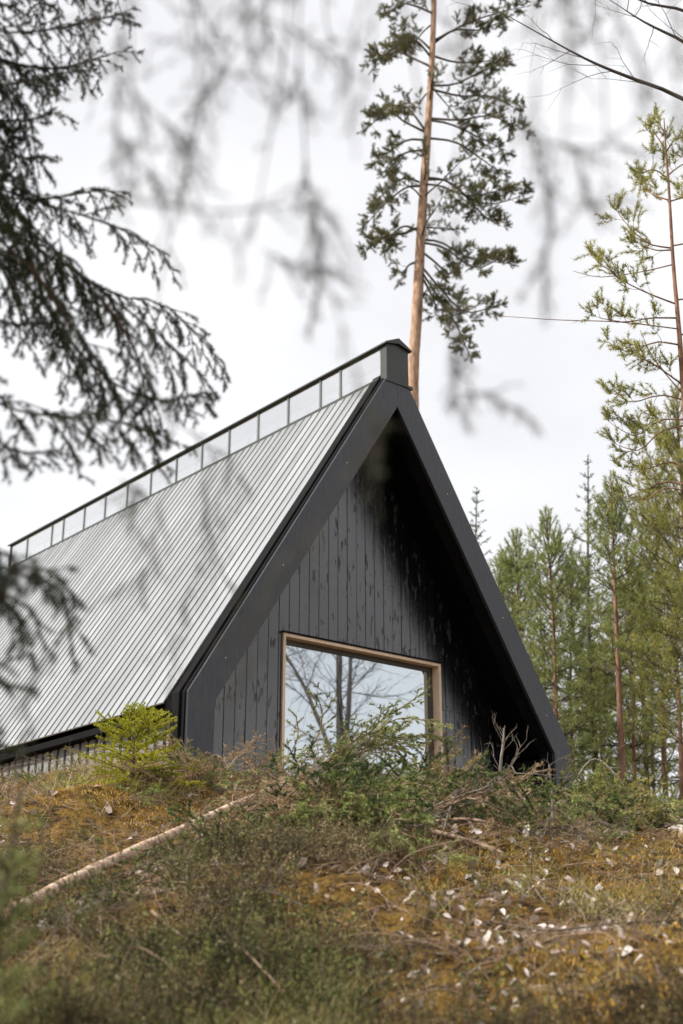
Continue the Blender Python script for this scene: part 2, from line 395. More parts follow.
def frond(sg, main, side, step, droop=.12, r=.006, level=2, gfrom=.15, fwd=.75, flat=.25, tip=.35, jit=.12):
    """a spruce bough: main stem, side twigs both ways, finer twigs on those"""
    main = np.asarray(main, float)
    seg = np.linalg.norm(np.diff(main, axis=0), axis=1); cum = np.concatenate([[0], np.cumsum(seg)]); L = cum[-1]
    sg.line(main, r, r * .3, True, .5)
    s = L * gfrom; k = 0
    while s < L:
        i = min(np.searchsorted(cum, s, 'right') - 1, len(seg) - 1); f = (s - cum[i]) / (seg[i] + 1e-9)
        p = main[i] * (1 - f) + main[i + 1] * f; T = unit(main[i + 1] - main[i])
        sd = unit(np.cross(T, UP)) * (1 if k % 2 else -1)
        x = s / L
        ln = side * (tip + (1 - tip) * math.sin(math.pi * min(1, (1 - x) * .62 + .05))) * rng.uniform(.55, 1.15)
        d = T * fwd + sd * rng.uniform(.55, 1.) + UP * rng.normal() * flat - UP * droop
        pts = curve_from(p, d, ln, 3 if ln < .25 else 4, droop, jit)
        if level > 1 and ln > step * 2: frond(sg, pts, ln * .42, step * 1.05, droop, r * .45, level - 1, .2, fwd, flat, tip, jit)
        else: sg.line(pts, r * .4, r * .15, True)
        k += 1; s += step * rng.uniform(.7, 1.3)

def trunk_mesh(pts, r0, r1, n=10, k=24, wob=.1, power=.8):
    pts = smooth(pts, k); t = np.linspace(0, 1, k)
    mb = MB(); mb.tube(pts, r0 + (r1 - r0) * t ** power, n, wob=wob)
    return mb, pts

def tree_root(name, label, cat, base, group=None):
    return thing(name, label, cat, base, 0, group)

def rel(pts, base): return np.asarray(pts, float) - np.asarray(base, float)

def spruce_tree(name, label, base, top, Rr, mats=('twig', 'spruce'), step=.24, levels=.3, dens=170, nl=.04, nw=.012, lo=.06,
                group=None, r0=None, per=5, droop=.06, cat='tree', shape=.8, bark='bark', side_k=.42, up=.25):
    base = np.asarray(base, float); top = np.asarray(top, float); Ht = np.linalg.norm(top - base)
    root = tree_root(name, label, cat, base, group)
    mid = (base + top) / 2 + rng.normal(size=3) * np.array([.012, .012, 0]) * Ht
    mb, tp = trunk_mesh(rel([base - [0, 0, .1], mid, top], base), r0 or Ht * .011, .005)
    mb.build('trunk', bark, root)
    sg = Sg(); z = lo
    while z < .985:
        x = min(1, z); i = x * (len(tp) - 1); k = int(min(i, len(tp) - 2)); p = tp[k] + (tp[k + 1] - tp[k]) * (i - k)
        a0 = rng.random() * 6.28; n = per if z < .9 else 4
        for q in range(n):
            a = a0 + q * 6.283 / n + rng.normal() * .25
            ln = Rr * ((1 - x) ** shape * .95 + .05) * rng.uniform(.6, 1.15) * (1 if x > lo + .1 else .85)
            if ln < .04: continue
            lift = up + x * .75 - .25 * (x < .4)
            d = np.array([math.cos(a), math.sin(a), lift])
            pts = curve_from(p, d, ln, 5, droop * (1.4 - x), .06)
            frond(sg, pts, max(.08, ln * side_k), step * .45, droop, .004 + ln * .004, 1, .15, .8, .15)
        z += levels / Ht * rng.uniform(.75, 1.25)
    sg.line(tp[-4:], .006, .003, True)
    cb = MB(); sg.wood(cb, 0); sg.green(cb, dens, nl, nw, 1)
    cb.build('crown', mats, root)
    return root

def pine_shoots(sg, p, d, ln, k, curl=.18, r=.005, n=None, wide=.8):
    """a small pine twig ending in k bushy shoots; the shoots are the green segments"""
    pts = curve_from(p, d, ln, 4, -curl * .4, .16)
    sg.line(pts, r, r * .6, False)
    dd = unit(pts[-1] - pts[-2])
    for q in range(k):
        b = pts[rng.integers(2, 5)] if q else pts[-1]
        e = unit(dd + rng.normal(size=3) * wide + UP * curl)
        sh = curve_from(b, e, rng.uniform(.09, .19), 2, -.1, .1)
        sg.line(sh, r * .6, r * .4, True)

def pine_limb(sg, main, twig=.45, step=.13, r=.02, gfrom=.3, k=4, curl=.18, wide=.8):
    main = np.asarray(main, float)
    seg = np.linalg.norm(np.diff(main, axis=0), axis=1); cum = np.concatenate([[0], np.cumsum(seg)]); L = cum[-1]
    s = L * gfrom
    while s < L * 1.0:
        i = min(np.searchsorted(cum, s, 'right') - 1, len(seg) - 1); f = (s - cum[i]) / (seg[i] + 1e-9)
        p = main[i] * (1 - f) + main[i + 1] * f; T = unit(main[i + 1] - main[i])
        rnd = unit(np.cross(T, rng.normal(size=3)))
        d = T * .65 + rnd * .8 + UP * curl
        x = (s / L - gfrom) / (1 - gfrom)
        pine_shoots(sg, p, d, twig * rng.uniform(.4, 1.1) * (1.1 - .5 * x), max(2, k + rng.integers(-1, 2)), curl, r * .3, wide=wide)
        s += step * rng.uniform(.6, 1.4)
    pine_shoots(sg, main[-1], unit(main[-1] - main[-2]), twig * .4, k, curl, r * .3)

def young_pine(name, label, base, top, Rr, mats=('twig', 'youngpine'), whorl=.42, bark='redbark', r0=None, lo=.12, group=None, nl=.07, nw=.0075,
               dens=170, k=3, shape=.6, sparse=1., cat='tree'):
    base = np.asarray(base, float); top = np.asarray(top, float); Ht = np.linalg.norm(top - base)
    root = tree_root(name, label, cat, base, group)
    mid = (base * .45 + top * .55) + rng.normal(size=3) * np.array([.012, .012, 0]) * Ht
    mb, tp = trunk_mesh(rel([base - [0, 0, .1], mid, top], base), r0 or Ht * .0095, .008)
    mb.build('trunk', bark, root)
    sg = Sg(); z = lo * Ht
    while z < Ht - .1:
        x = z / Ht; i = x * (len(tp) - 1); kk = int(min(i, len(tp) - 2)); p = tp[kk] + (tp[kk + 1] - tp[kk]) * (i - kk)
        a0 = rng.random() * 6.28; n = rng.integers(4, 7)
        for q in range(n):
            if rng.random() > sparse: continue
            a = a0 + q * 6.283 / n + rng.normal() * .2
            ln = Rr * ((1 - x) ** shape) * rng.uniform(.6, 1.15) * (.55 + .45 * min(1, (x - lo + .1) * 5)) + .14
            d = np.array([math.cos(a), math.sin(a), .15 + 1.9 * x ** 4])
            pts = curve_from(p, d, ln, 5, -.10, .06)
            sg.line(pts, .004 + ln * .008, .004, x > .78, .2)
            if ln > .3 and x < .86: pine_limb(sg, pts, ln * .45, .13, .012, .2, k, .3, .6)
            else: sg.line(pts[-3:], .004, .003, True)
        z += whorl * (1.15 - .45 * x) * rng.uniform(.8, 1.15) * (.55 if x > .3 else .8)
    sg.line(curve_from(tp[-1], UP, .12, 2, 0, .02), .007, .004, True); sg.line(tp[-3:], .01, .007, True)
    cb = MB(); sg.wood(cb, 0); sg.green(cb, dens, nl, nw, 1, (25, 60))
    cb.build('crown', mats, root)
    return root

# ------------------------------------------------------------------ setting: ground
def axis_vals(f0, f1, step, far):
    a = list(np.arange(f0, f1 + 1e-6, step)); g = step
    lo, hi = a[0], a[-1]; L, Hh = [], []
    while hi < far:
        g *= 1.22; hi += g; Hh.append(hi)
    g = step
    while lo > -far:
        g *= 1.22; lo -= g; L.append(lo)
    return np.array(L[::-1] + a + Hh)

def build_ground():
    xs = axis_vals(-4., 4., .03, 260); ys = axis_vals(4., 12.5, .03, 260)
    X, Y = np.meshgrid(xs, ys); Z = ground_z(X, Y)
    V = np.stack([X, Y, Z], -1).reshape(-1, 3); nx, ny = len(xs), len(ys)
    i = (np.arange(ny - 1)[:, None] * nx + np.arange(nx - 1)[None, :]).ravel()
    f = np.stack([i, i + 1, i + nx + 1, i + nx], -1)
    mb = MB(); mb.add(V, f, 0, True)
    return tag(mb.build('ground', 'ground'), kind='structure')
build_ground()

# ------------------------------------------------------------------ the cabin
YAW = .690; ZO = 1.15
cabin = thing('cabin', 'steep black charred timber cabin with a ribbed metal roof and one big picture window', 'cabin',
              (.674, 14.197, 2.632 - ZO), YAW)
def zz(prof): return [(u, z + ZO) for u, z in prof]
HW, RIDGE, HI, ZI, RI = 2.8, 4.443, 2.489, -.065, 3.833
KI = (RI - ZI) / HI
def inner(u): return RI - KI * abs(u)
def mir(prof): return [(-u, z) for u, z in prof]

left_barge = [(-HW, -1.3), (-HW, 0), (-.001, RIDGE), (-.001, RI), (-HI, ZI), (-HI, -1.3)]
for pr in (left_barge, mir(left_barge)):
    b = MB(); b.prism(zz(pr), 0, .045)
    for t in (.10, .37, .71):                     # countersunk fixings
        u = -HW + .16 + t * (HW - .2); z = (u + HW) / HW * RIDGE - .28
        if pr is not left_barge: u = -u
        b.box(u - .006, u + .006, -.003, .001, z + ZO - .006, z + ZO + .006, 1)
    b.build('bargeboard', ['barge', 'pine'], cabin)
# verge: charred boards behind the bargeboard, a little proud of it
for sgn in (-1, 1):
    b = MB()
    o = [(-HW - .045, -1.3), (-HW - .045, .0), (-.002, RIDGE + .06), (-.002, RI + .01), (-HI + .0, ZI + .01), (-HI + .0, -1.3)]
    o2 = [(-HW - .015, -1.3), (-HW - .015, .0), (-.002, RIDGE + .015), (-.002, RI + .02), (-HI - .01, ZI + .02), (-HI - .01, -1.3)]
    if sgn > 0: o, o2 = mir(o), mir(o2)
    b.prism(zz(o2), .046, .10); b.prism(zz(o), .101, .245)
    b.build('verge_trim', 'black', cabin)
# roof slopes
EV, RV, V0, V1 = (-2.936, -.096), (-.20, 4.165), .246, 10.75
sl = (RV[1] - EV[1]) / (RV[0] - EV[0])
def roof_slope(sgn):
    b = MB()
    pr = [EV, RV, (-.20, RV[1] - .10), (EV[0] + .006, EV[1] - .012)]
    edges = [V0] + list(np.arange(V0 + .145, V1 - .05, .165)) + [V1]
    for a, c in zip(edges[:-1], edges[1:]): b.prism(zz(pr if sgn < 0 else mir(pr)), a + .0005, c - .0005, mi=0)   # one pan per bay
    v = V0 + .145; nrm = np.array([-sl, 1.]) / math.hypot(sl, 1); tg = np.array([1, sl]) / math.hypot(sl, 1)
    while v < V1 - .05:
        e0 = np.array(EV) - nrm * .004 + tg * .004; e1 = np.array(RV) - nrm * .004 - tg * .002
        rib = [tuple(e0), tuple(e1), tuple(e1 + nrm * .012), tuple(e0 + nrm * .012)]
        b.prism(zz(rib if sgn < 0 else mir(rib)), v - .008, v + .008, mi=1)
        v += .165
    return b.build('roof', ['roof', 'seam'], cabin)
roof_slope(-1); roof_slope(1)
# soffit and structure under the sheets
for sgn in (-1, 1):
    b = MB()
    pr = [(-HI, ZI + .004), (-.003, RI + .004), (-.003, RV[1] - .05), (-.2, RV[1] - .11), (-HW, EV[1] + .12), (-HW, -.1)]
    b.prism(zz(pr if sgn < 0 else mir(pr)), V0 + .001, V1 - .02)
    b.build('soffit', 'soffit', cabin)
    b = MB()
    u0, u1 = (-2.915, -2.80)
    if sgn > 0: u0, u1 = 2.80, 2.915
    b.box(u0, u1, V0 + .003, V1 - .02, ZO - .225, ZO - .157)
    b.build('gutter', 'black', cabin)
# low side walls: pale boards over a black backing
for sgn in (-1, 1):
    b = MB(); v = .26
    u0, u1 = (-2.80, -2.772) if sgn < 0 else (2.772, 2.80)
    while v < V1 - .3:
        w = .110 + rng.uniform(-.006, .006); t = rng.uniform(0, .004)
        b.box(u0 + t, u1 + t, v, v + w, -.15, ZO - .235)
        v += w + .062
    b.box(min(u0, u1) + .03 * (sgn < 0) - .27 * (sgn > 0), max(u0, u1) + .27 * (sgn < 0) - .03 * (sgn > 0), .247, V1 - .2, -.15, ZO - .10, 1)
    b.build('side_wall', ['greyboard', 'black'], cabin)
# gable wall of separate vertical boards, window opening left free
WU0, WU1, WZ0, WZ1, D = -1.186, 1.216, -.80, .970, .68
def gable_wall():
    b = MB(); w = .141; u = -2.50
    while u < 2.50:
        a, c = u + .0045, u + w - .0045
        spans = []
        ov = [(a, c)]
        if a < WU0 < c: ov = [(a, WU0 - .001), (WU0, c)]
        elif a < WU1 < c: ov = [(a, WU1), (WU1 + .001, c)]
        for (p, q) in ov:
            m = (p + q) / 2
            if WU0 - .0005 <= m <= WU1: spans += [(p, q, WZ1, 9), (p, q, -1.3, WZ0)]
            elif m > WU1: spans += [(p, q, -1.3, .415), (p, q, .428, 9)]
            else: spans += [(p, q, -1.3, 9)]
        dv = rng.uniform(-.0025, .0025)
        for (p, q, z0, z1) in spans:
            if q - p < .004: continue
            tl, tr = min(z1, inner(p)), min(z1, inner(q))
            if max(tl, tr) <= z0 + .01: continue
            tl, tr = max(tl, z0 + .005), max(tr, z0 + .005)
            b.prism(zz([(p, z0), (q, z0), (q, tr), (p, tl)]), D - .022 + dv, D + dv)
        u += w
    b.box(WU1 + .01, 2.25, D - .034, D - .006, ZO + .414, ZO + .428)
    wb = [(-2.5, -1.3), (WU0, -1.3), (WU0, inner(WU0)), (-2.5, inner(2.5))]
    for pr in (wb, [(WU1, -1.3), (2.5, -1.3), (2.5, inner(2.5)), (WU1, inner(WU1))],
               [(WU0, WZ1), (WU1, WZ1), (WU1, inner(WU1)), (0, RI), (WU0, inner(WU0))], [(WU0, -1.3), (WU1, -1.3), (WU1, WZ0), (WU0, WZ0)]):
        b.prism(zz(pr), D + .008, D + .16, mi=1)
    return b.build('gable_wall', ['char', 'black'], cabin)
gable_wall()
b = MB(); b.prism(zz([(-2.5, -1.3), (2.5, -1.3), (2.5, inner(2.5)), (0, RI), (-2.5, inner(2.5))]), 10.4, 10.5); b.build('back_wall', 'black', cabin)
# window > frame, sash, pane
wb = MB(); t = .036
wb.box(WU0, WU0 + t, D - .05, D + .12, WZ0 + ZO, WZ1 + ZO); wb.box(WU1 - t, WU1, D - .05, D + .12, WZ0 + ZO, WZ1 + ZO)
wb.box(WU0 + t, WU1 - t, D - .05, D + .12, WZ1 - t + ZO, WZ1 + ZO); wb.box(WU0 + t, WU1 - t, D - .05, D + .12, WZ0 + ZO, WZ0 + t + ZO)
window = wb.build('window', 'pine', cabin)
sb = MB(); a0, a1, z0, z1, s = WU0 + t, WU1 - t, WZ0 + t + ZO, WZ1 - t + ZO, .055
sb.box(a0 + .001, a0 + s, D + .065, D + .115, z0 + .001, z1 - .001); sb.box(a1 - s, a1 - .001, D + .065, D + .115, z0 + .001, z1 - .001)
sb.box(a0 + s, a1 - s, D + .065, D + .115, z1 - s, z1 - .001); sb.box(a0 + s, a1 - s, D + .065, D + .115, z0 + .001, z0 + s)
sb.build('sash', 'sash', window)
pb = MB(); pb.box(a0 + s - .005, a1 - s + .005, D + .085, D + .095, z0 + s - .005, z1 - s + .005); pb.build('pane', 'pane', window)
hb = MB(); hb.box(WU0 - .02, WU1 + .02, D - .062, D - .052 + .045, WZ1 + ZO + .002, WZ1 + ZO + .022); hb.build('drip_flashing', 'black', window)
# ridge lantern: glazed strip under a small gabled cap
A = .177
lb = MB()
lb.prism(zz([(-A - .035, 4.612), (-A - .035, 4.632), (0, 4.735), (A + .035, 4.632), (A + .035, 4.612), (0, 4.66)]), -.045, 10.17)
lb.box(-A, A, -.012, .10, 4.13 + ZO, 4.645 + ZO)
lb.box(-A, A, 10.06, 10.13, 4.13 + ZO, 4.63 + ZO)
lb.box(A + .001, A + .07, -.012, .09, 4.12 + ZO, 4.16 + ZO)
for sg_ in (-1, 1):
    u0, u1 = (-A - .035, -A + .02) if sg_ < 0 else (A - .02, A + .035)
    lb.box(u0, u1, .102, 10.05, 4.12 + ZO, 4.185 + ZO)
    lb.box(u0 + .02 * (sg_ < 0), u1 - .02 * (sg_ > 0), .102, 10.05, 4.603 + ZO, 4.628 + ZO)
lantern = lb.build('ridge_lantern', 'metal', cabin)
lb = MB(); lb.prism(zz([(-A + .03, 4.612), (0, 4.658), (A - .03, 4.612), (A - .03, 4.606), (-A + .03, 4.606)]), .105, 10.05)
lb.box(-A + .025, A - .025, .101, .104, 4.13 + ZO, 4.60 + ZO)
lb.build('lining', 'white', lantern)
MV = [.874, 1.277, 1.958, 2.631, 3.318, 3.999, 4.674, 5.384, 6.075, 6.756, 7.431, 8.142, 8.544, 9.455]
for sgn in (-1, 1):
    uo = sgn * (A - .012)
    for v in MV:
        m = MB(); m.box(uo - .014, uo + .014, v - .016, v + .016, 4.186 + ZO, 4.602 + ZO); m.build('mullion', 'mullion', lantern)
    ed = [.101] + MV + [10.059]
    for a, c in zip(ed[:-1], ed[1:]):
        m = MB(); m.box(uo - .003, uo + .003, a + .017, c - .017, 4.187 + ZO, 4.601 + ZO); m.build('pane', 'glass', lantern)

# ------------------------------------------------------------------ tall pine behind the ridge
def tall_pine():
    d0 = 24.
    gp = G(413, d0); base = np.array([P(411, 600, d0)[0], d0, gp[2]])
    root = tree_root('pine_tree', 'tall old pine with bare orange trunk rising behind the cabin ridge', 'tree', base)
    tpx = [(413, 395), (416.5, 320), (420, 254), (423, 200), (426, 156), (429, 110), (431, 78), (433.5, 20), (434.5, -60), (436, -150)]
    pts = [base - [0, 0, .1], (base + P(413, 395, d0)) / 2] + [P(x, y, d0) for x, y in tpx]
    pts = rel(pts, base)
    zt = pts[:, 2]; sm = smooth(pts, 60)
    rad = np.interp(sm[:, 2], [0, 8, 13, 18, 22, 27], [.18, .124, .106, .068, .05, .02])
    mb = MB(); mb.tube(sm, rad, 12, wob=.12); mb.build('trunk', 'pinebark', root)
    sg = Sg()
    limbs = [
        [(432, 45), (450, 32), (470, 22), (500, 12), (530, 6)], [(432, 42), (455, 30), (480, 30), (500, 22)], [(431, 55), (455, 62), (480, 62), (500, 58)],
        [(430, 66), (412, 58), (395, 52), (372, 64)], [(430, 56), (415, 40), (400, 44), (380, 58)], [(431, 50), (418, 38), (405, 34), (398, 40)],
        [(428, 86), (455, 84), (480, 72), (502, 64)], [(427, 88), (460, 96), (490, 96), (514, 108)], [(427, 118), (460, 120), (490, 116), (524, 130)],
        [(426, 120), (450, 124), (480, 138), (505, 150)], [(425, 138), (455, 142), (480, 158), (500, 172)], [(425, 132), (405, 122), (388, 112), (370, 126)],
        [(425, 130), (408, 108), (390, 106), (374, 112)], [(424, 140), (408, 140), (388, 152), (376, 162)], [(423, 150), (408, 152), (392, 160), (384, 172)],
        [(421, 178), (445, 180), (470, 198), (495, 204), (526, 194)], [(421, 180), (450, 182), (482, 214), (500, 226)], [(420, 184), (440, 186), (470, 196), (508, 188)],
        [(420, 186), (405, 188), (385, 204), (368, 222)], [(419, 182), (405, 178), (392, 186), (378, 200)], [(417, 228), (402, 234), (385, 236), (367, 250)],
        [(417, 230), (405, 226), (395, 232), (385, 242)], [(419, 240), (440, 242), (470, 258), (512, 264)], [(419, 242), (445, 248), (475, 268), (505, 256)],
        [(418, 262), (440, 288), (465, 312), (496, 306)], [(418, 266), (435, 292), (455, 322), (468, 352)], [(418, 270), (432, 296), (438, 312)],
        [(416, 262), (408, 266), (402, 276)], [(420, 250), (435, 262), (450, 275), (448, 262)],
        [(434, 14), (415, 6), (400, 4), (388, 14)], [(434, 0), (450, -12), (480, -20), (520, -14)], [(434, -10), (415, -20), (395, -14)],
        [(435, -40), (460, -55), (490, -60)], [(435, -50), (410, -70), (390, -66)], [(436, -90), (455, -110), (470, -112)], [(436, -95), (415, -120), (402, -122)],
        [(436, -130), (445, -160)], [(436, -130), (424, -165)]]
    for i, lp in enumerate(limbs):
        dz = rng.uniform(-.9, .9); n = len(lp)
        w = [P(x, y, d0 + dz * k / (n - 1)) for k, (x, y) in enumerate(lp)]
        m = smooth(rel(w, base), 9)
        lb_ = MB(); lb_.tube(m, np.linspace(.030, .009, 9), 5, wob=.15); lb_.build('limb', 'bark', root)
        pine_limb(sg, m, .42, .075, .02, .32, 7, .12)
    for i in range(14):                                  # limbs towards and away from the eye
        k = rng.integers(20, 56); a = math.pi / 2 * (1 if i % 2 else -1) + rng.normal() * .5
        m = curve_from(sm[k], np.array([math.cos(a), math.sin(a), .1]), rng.uniform(.7, 1.5), 6, .02, .1)
        lb_ = MB(); lb_.tube(m, np.linspace(.024, .008, 7), 5); lb_.build('limb', 'bark', root)
        pine_limb(sg, m, .35, .14, .02, .4, 4, .12)
    cb = MB(); sg.wood(cb, 0); sg.green(cb, 560, .07, .0058, 1, (20, 80))
    cb.build('crown', ['bark', 'pineneedle'], root)
tall_pine()

# ------------------------------------------------------------------ thin pine at the right edge
def edge_pine():
    d0 = 11.8; base = np.array([P(706, 790, d0)[0], d0, G(706, d0)[2]])
    root = tree_root('pine_tree', 'slender pine reaching highest at the right edge, with long bare lower twigs', 'tree', base)
    w = [base - [0, 0, .1]] + [P(x, y, d0) for x, y in [(700, 640), (694, 520), (686, 420), (679, 330), (673, 260), (669, 190), (666, 150), (664, 118)]]
    sm = smooth(rel(w, base), 50); mb = MB(); mb.tube(sm, np.interp(np.linspace(0, 1, 50), [0, .5, 1], [.065, .024, .006]), 8, wob=.1); mb.build('trunk', 'redbark', root)
    sg = Sg()
    limbs = [[(666, 150), (658, 138), (652, 130)], [(666, 152), (674, 140), (682, 132)], [(667, 178), (655, 170), (643, 172)], [(667, 176), (680, 166), (694, 160)],
             [(668, 200), (652, 194), (642, 186)], [(668, 202), (690, 195), (708, 185)], [(671, 248), (650, 244), (632, 230), (619, 214)],
             [(671, 250), (655, 250), (640, 244)], [(671, 246), (700, 240), (720, 225)], [(676, 304), (650, 294), (622, 280), (594, 258)],
             [(676, 300), (700, 296), (730, 280)], [(677, 318), (650, 318), (625, 322), (600, 318)], [(680, 345), (655, 342), (630, 352), (612, 345)],
             [(683, 385), (655, 365), (640, 358)], [(684, 400), (660, 395), (632, 402), (612, 392)], [(686, 420), (660, 420), (636, 436), (612, 424)],
             [(686, 425), (660, 432), (640, 450), (620, 446)], [(690, 485), (665, 482), (645, 490), (622, 498)], [(690, 470), (670, 462), (650, 468), (630, 470)],
             [(682, 380), (705, 370), (730, 360)], [(687, 430), (715, 425), (740, 415)], [(679, 335), (705, 330), (725, 315)]]
    for lp in limbs:
        dz = rng.uniform(-.5, .5); n = len(lp)
        m = smooth(rel([P(x, y, d0 + dz * k / (n - 1)) for k, (x, y) in enumerate(lp)], base), 8)
        lb_ = MB(); lb_.tube(m, np.linspace(.010, .004, 8), 5); lb_.build('limb', 'redbark', root)
        pine_limb(sg, m, .26, .085, .01, .25, 5, .25, .6)
    for lp in [[(675, 264), (640, 272), (600, 277), (573, 271)], [(679, 329), (620, 322), (560, 320), (500, 316)], [(690, 492), (665, 488), (645, 500), (636, 490)],
               [(684, 395), (664, 372), (650, 352), (640, 330)]]:
        m = smooth(rel([P(x, y, d0) for x, y in lp], base), 10)
        lb_ = MB(); lb_.tube(m, np.linspace(.008, .003, 10), 4)
        s2 = Sg()
        for q in range(7):
            i = rng.integers(2, 9); s2.line(curve_from(m[i], unit(m[-1] - m[0]) + rng.normal(size=3) * .7, rng.uniform(.05, .16), 2, .05), .002, .001, False)
        s2.wood(lb_); lb_.build('limb', 'redbark', root)
    cb = MB(); sg.wood(cb, 0); sg.green(cb, 300, .055, .007, 1, (20, 65))
    cb.build('crown', ['twig', 'yellowpine'], root)
edge_pine()

# ------------------------------------------------------------------ young trees behind, right of the cabin
def tb(px_top, py_top, px_base, d):
    return G(px_base, d), P(px_top, py_top, d)
TG = 'young trees behind the cabin'
b_, t_ = tb(477, 488, 470, 23.5)
spruce_tree('spruce_tree', 'spruce top just showing behind the right roof edge', b_, t_, 1.35, group=TG, levels=.24)
b_, t_ = tb(516, 535, 522, 20.)
young_pine('pine_tree', 'bushy young pine close against the right roof edge', b_, t_, .95, group=TG)
b_, t_ = tb(546, 513, 553, 18.6)
young_pine('pine_tree', 'young pine whose leader ends in a candelabra of upright shoots', b_, t_, .95, group=TG, sparse=.95)
b_, t_ = tb(588, 455, 598, 21.)
spruce_tree('spruce_tree', 'slim young spruce with a long thin spire between two pines', b_, t_, 1.25, group=TG, levels=.26, shape=1.0)
b_, t_ = tb(611, 478, 622, 17.2)
young_pine('pine_tree', 'young pine with a clear bare red trunk right of the spruce spire', b_, t_, .78, group=TG, lo=.42, r0=.06, sparse=.8)
b_, t_ = tb(572, 560, 572, 24.)
young_pine('pine_tree', 'lower young pine half hidden behind the candelabra pine', b_, t_, 1.3, group=TG)
b_, t_ = tb(642, 515, 646, 23.)
spruce_tree('spruce_tree', 'broad dark spruce between the red trunk and the right edge', b_, t_, 1.7, group=TG, levels=.30)
b_, t_ = tb(676, 392, 694, 17.)
young_pine('pine_tree', 'dense yellow green pine filling the right edge below the slender pine', b_, t_, 1.25, ('twig', 'yellowpine'), group=TG, lo=.2, dens=170)
b_, t_ = tb(668, 560, 678, 18.5)
young_pine('pine_tree', 'young pine with thin bare red trunk nearest the right edge', b_, t_, .8, group=TG, lo=.45, r0=.05, sparse=.8)
b_, t_ = tb(584, 610, 580, 27.)
spruce_tree('spruce_tree', 'dark spruce with low skirts beside the right bargeboard foot', b_, t_, 1.7, group=TG, levels=.30, lo=.03)
b_, t_ = tb(655, 590, 652, 29.)
spruce_tree('spruce_tree', 'farthest dark spruce low between the two red trunks', b_, t_, 1.7, group=TG, levels=.32, lo=.03)
b_, t_ = tb(540, 600, 540, 28.)
spruce_tree('spruce_tree', 'far spruce behind the bushy pine at the roof edge', b_, t_, 1.6, group=TG, levels=.32)
b_, t_ = tb(627, 560, 630, 20.)
young_pine('pine_tree', 'short bright young pine in the gap right of the tallest red trunk', b_, t_, 1.0, group=TG, lo=.08)
b_, t_ = tb(655, 480, 662, 22.)
young_pine('pine_tree', 'airy yellowish pine showing between the right edge trees', b_, t_, 1.2, ('twig', 'yellowpine'), group=TG, lo=.1)
b_, t_ = tb(500, 560, 500, 21.)
young_pine('pine_tree', 'young pine mostly hidden by the right roof edge', b_, t_, 1.1, group=TG, lo=.1)
b_, t_ = tb(600, 640, 602, 23.)
young_pine('pine_tree', 'low wide young pine at the foot of the spruce spire', b_, t_, 1.2, group=TG, lo=.05)
b_, t_ = tb(-14, 478, -14, 24.)
spruce_tree('spruce_tree', 'spruce beyond the far end of the glazed ridge', b_, t_, 1.1, group=TG, levels=.3)

# ------------------------------------------------------------------ bare birches off to the right
def birch(label, base, stems, extra, kind='birch_tree'):
    base = np.asarray(base, float)
    root = tree_root(kind, label, 'tree', base)
    for i, st in enumerate(stems):
        m = smooth(st, 26); mb = MB(); mb.tube(m, np.linspace(st_r[i][0], st_r[i][1], 26), 8, wob=.1); mb.build('trunk' if i == 0 else 'stem', 'birch', root)
        sg = Sg(); k = 6
        while k < 25:
            a = rng.random() * 6.28
            d = np.array([math.cos(a), math.sin(a), rng.uniform(.4, 1.)])
            ln = rng.uniform(1.2, 3.2) * (1.25 - k / 26)
            pts = curve_from(m[k], d, ln, 8, .0, .13); bare(sg, pts, .018 * (1.2 - k / 26), 3)
            k += 1
        mb = MB(); sg.wood(mb); mb.build('crown', 'birch', root)
    for e in extra:
        m = smooth(rel(e, base), 14); mb = MB(); mb.tube(m, np.linspace(.03, .004, 14), 5)
        sg = Sg()
        for k in range(5, 14):
            if rng.random() < .8: bare(sg, curve_from(m[k], unit(m[-1] - m[-3]) + rng.normal(size=3) * .6, rng.uniform(.25, .8), 5, .03, .15), .005, 2)
        sg.wood(mb); mb.build('limb', 'birch', root)
    return root
def bare(sg, pts, r, level):
    sg.line(pts, r, r * .3, False)
    if level <= 1: return
    L = np.linalg.norm(pts[-1] - pts[0])
    for k in range(2, len(pts)):
        for q in range(2 if level > 2 else 1):
            d = unit(pts[k] - pts[k - 1]) + rng.normal(size=3) * .55
            bare(sg, curve_from(pts[k], d, L * rng.uniform(.2, .5), 5, .02, .16), r * .42, level - 1)
st_r = [(.11, .02), (.075, .015), (.055, .01)]
bx = np.array([13.2, 11.95, gz(13.2, 11.95)])
birch('bare twin stemmed birch standing right of the cabin, mirrored in its window', bx,
      [[(0, 0, -.1), (0, .1, 3), (.15, .05, 6.), (.3, .1, 9.5), (.2, 0, 12)], [(0, .0, 2.6), (-.05, .30, 4.0), (.2, .36, 6.5), (0, .6, 10)],
       [(0, .0, 3.0), (.3, -.7, 4.6), (.2, -1.5, 6.2), (.2, -1.9, 8)]], [])
st_r = [(.12, .02), (.07, .01)]
bb = np.array([6.0, 10.6, gz(6.0, 10.6)])
def fr(pxs, d): return [P(x, y, d) for x, y in pxs]
birch('bare birch just beyond the right edge reaching thin limbs across the upper sky', bb,
      [[(0, 0, -.1), (.1, 0, 4), (0, .1, 8), (.1, 0, 12.5)], [(0, 0, 3), (.8, -.3, 6), (1.3, -.4, 9)]],
      [[bb + [0, .05, 6.2]] + fr([(760, 140), (683, 98), (623, 75), (590, 61), (556, 43), (503, 13)], 10.6),
       [bb + [0, .05, 7.6]] + fr([(740, 70), (683, 41), (646, 23), (619, 6)], 10.4),
       [bb + [0, .05, 8.2]] + fr([(740, 28), (683, 10), (639, 0), (600, -30)], 10.9)])

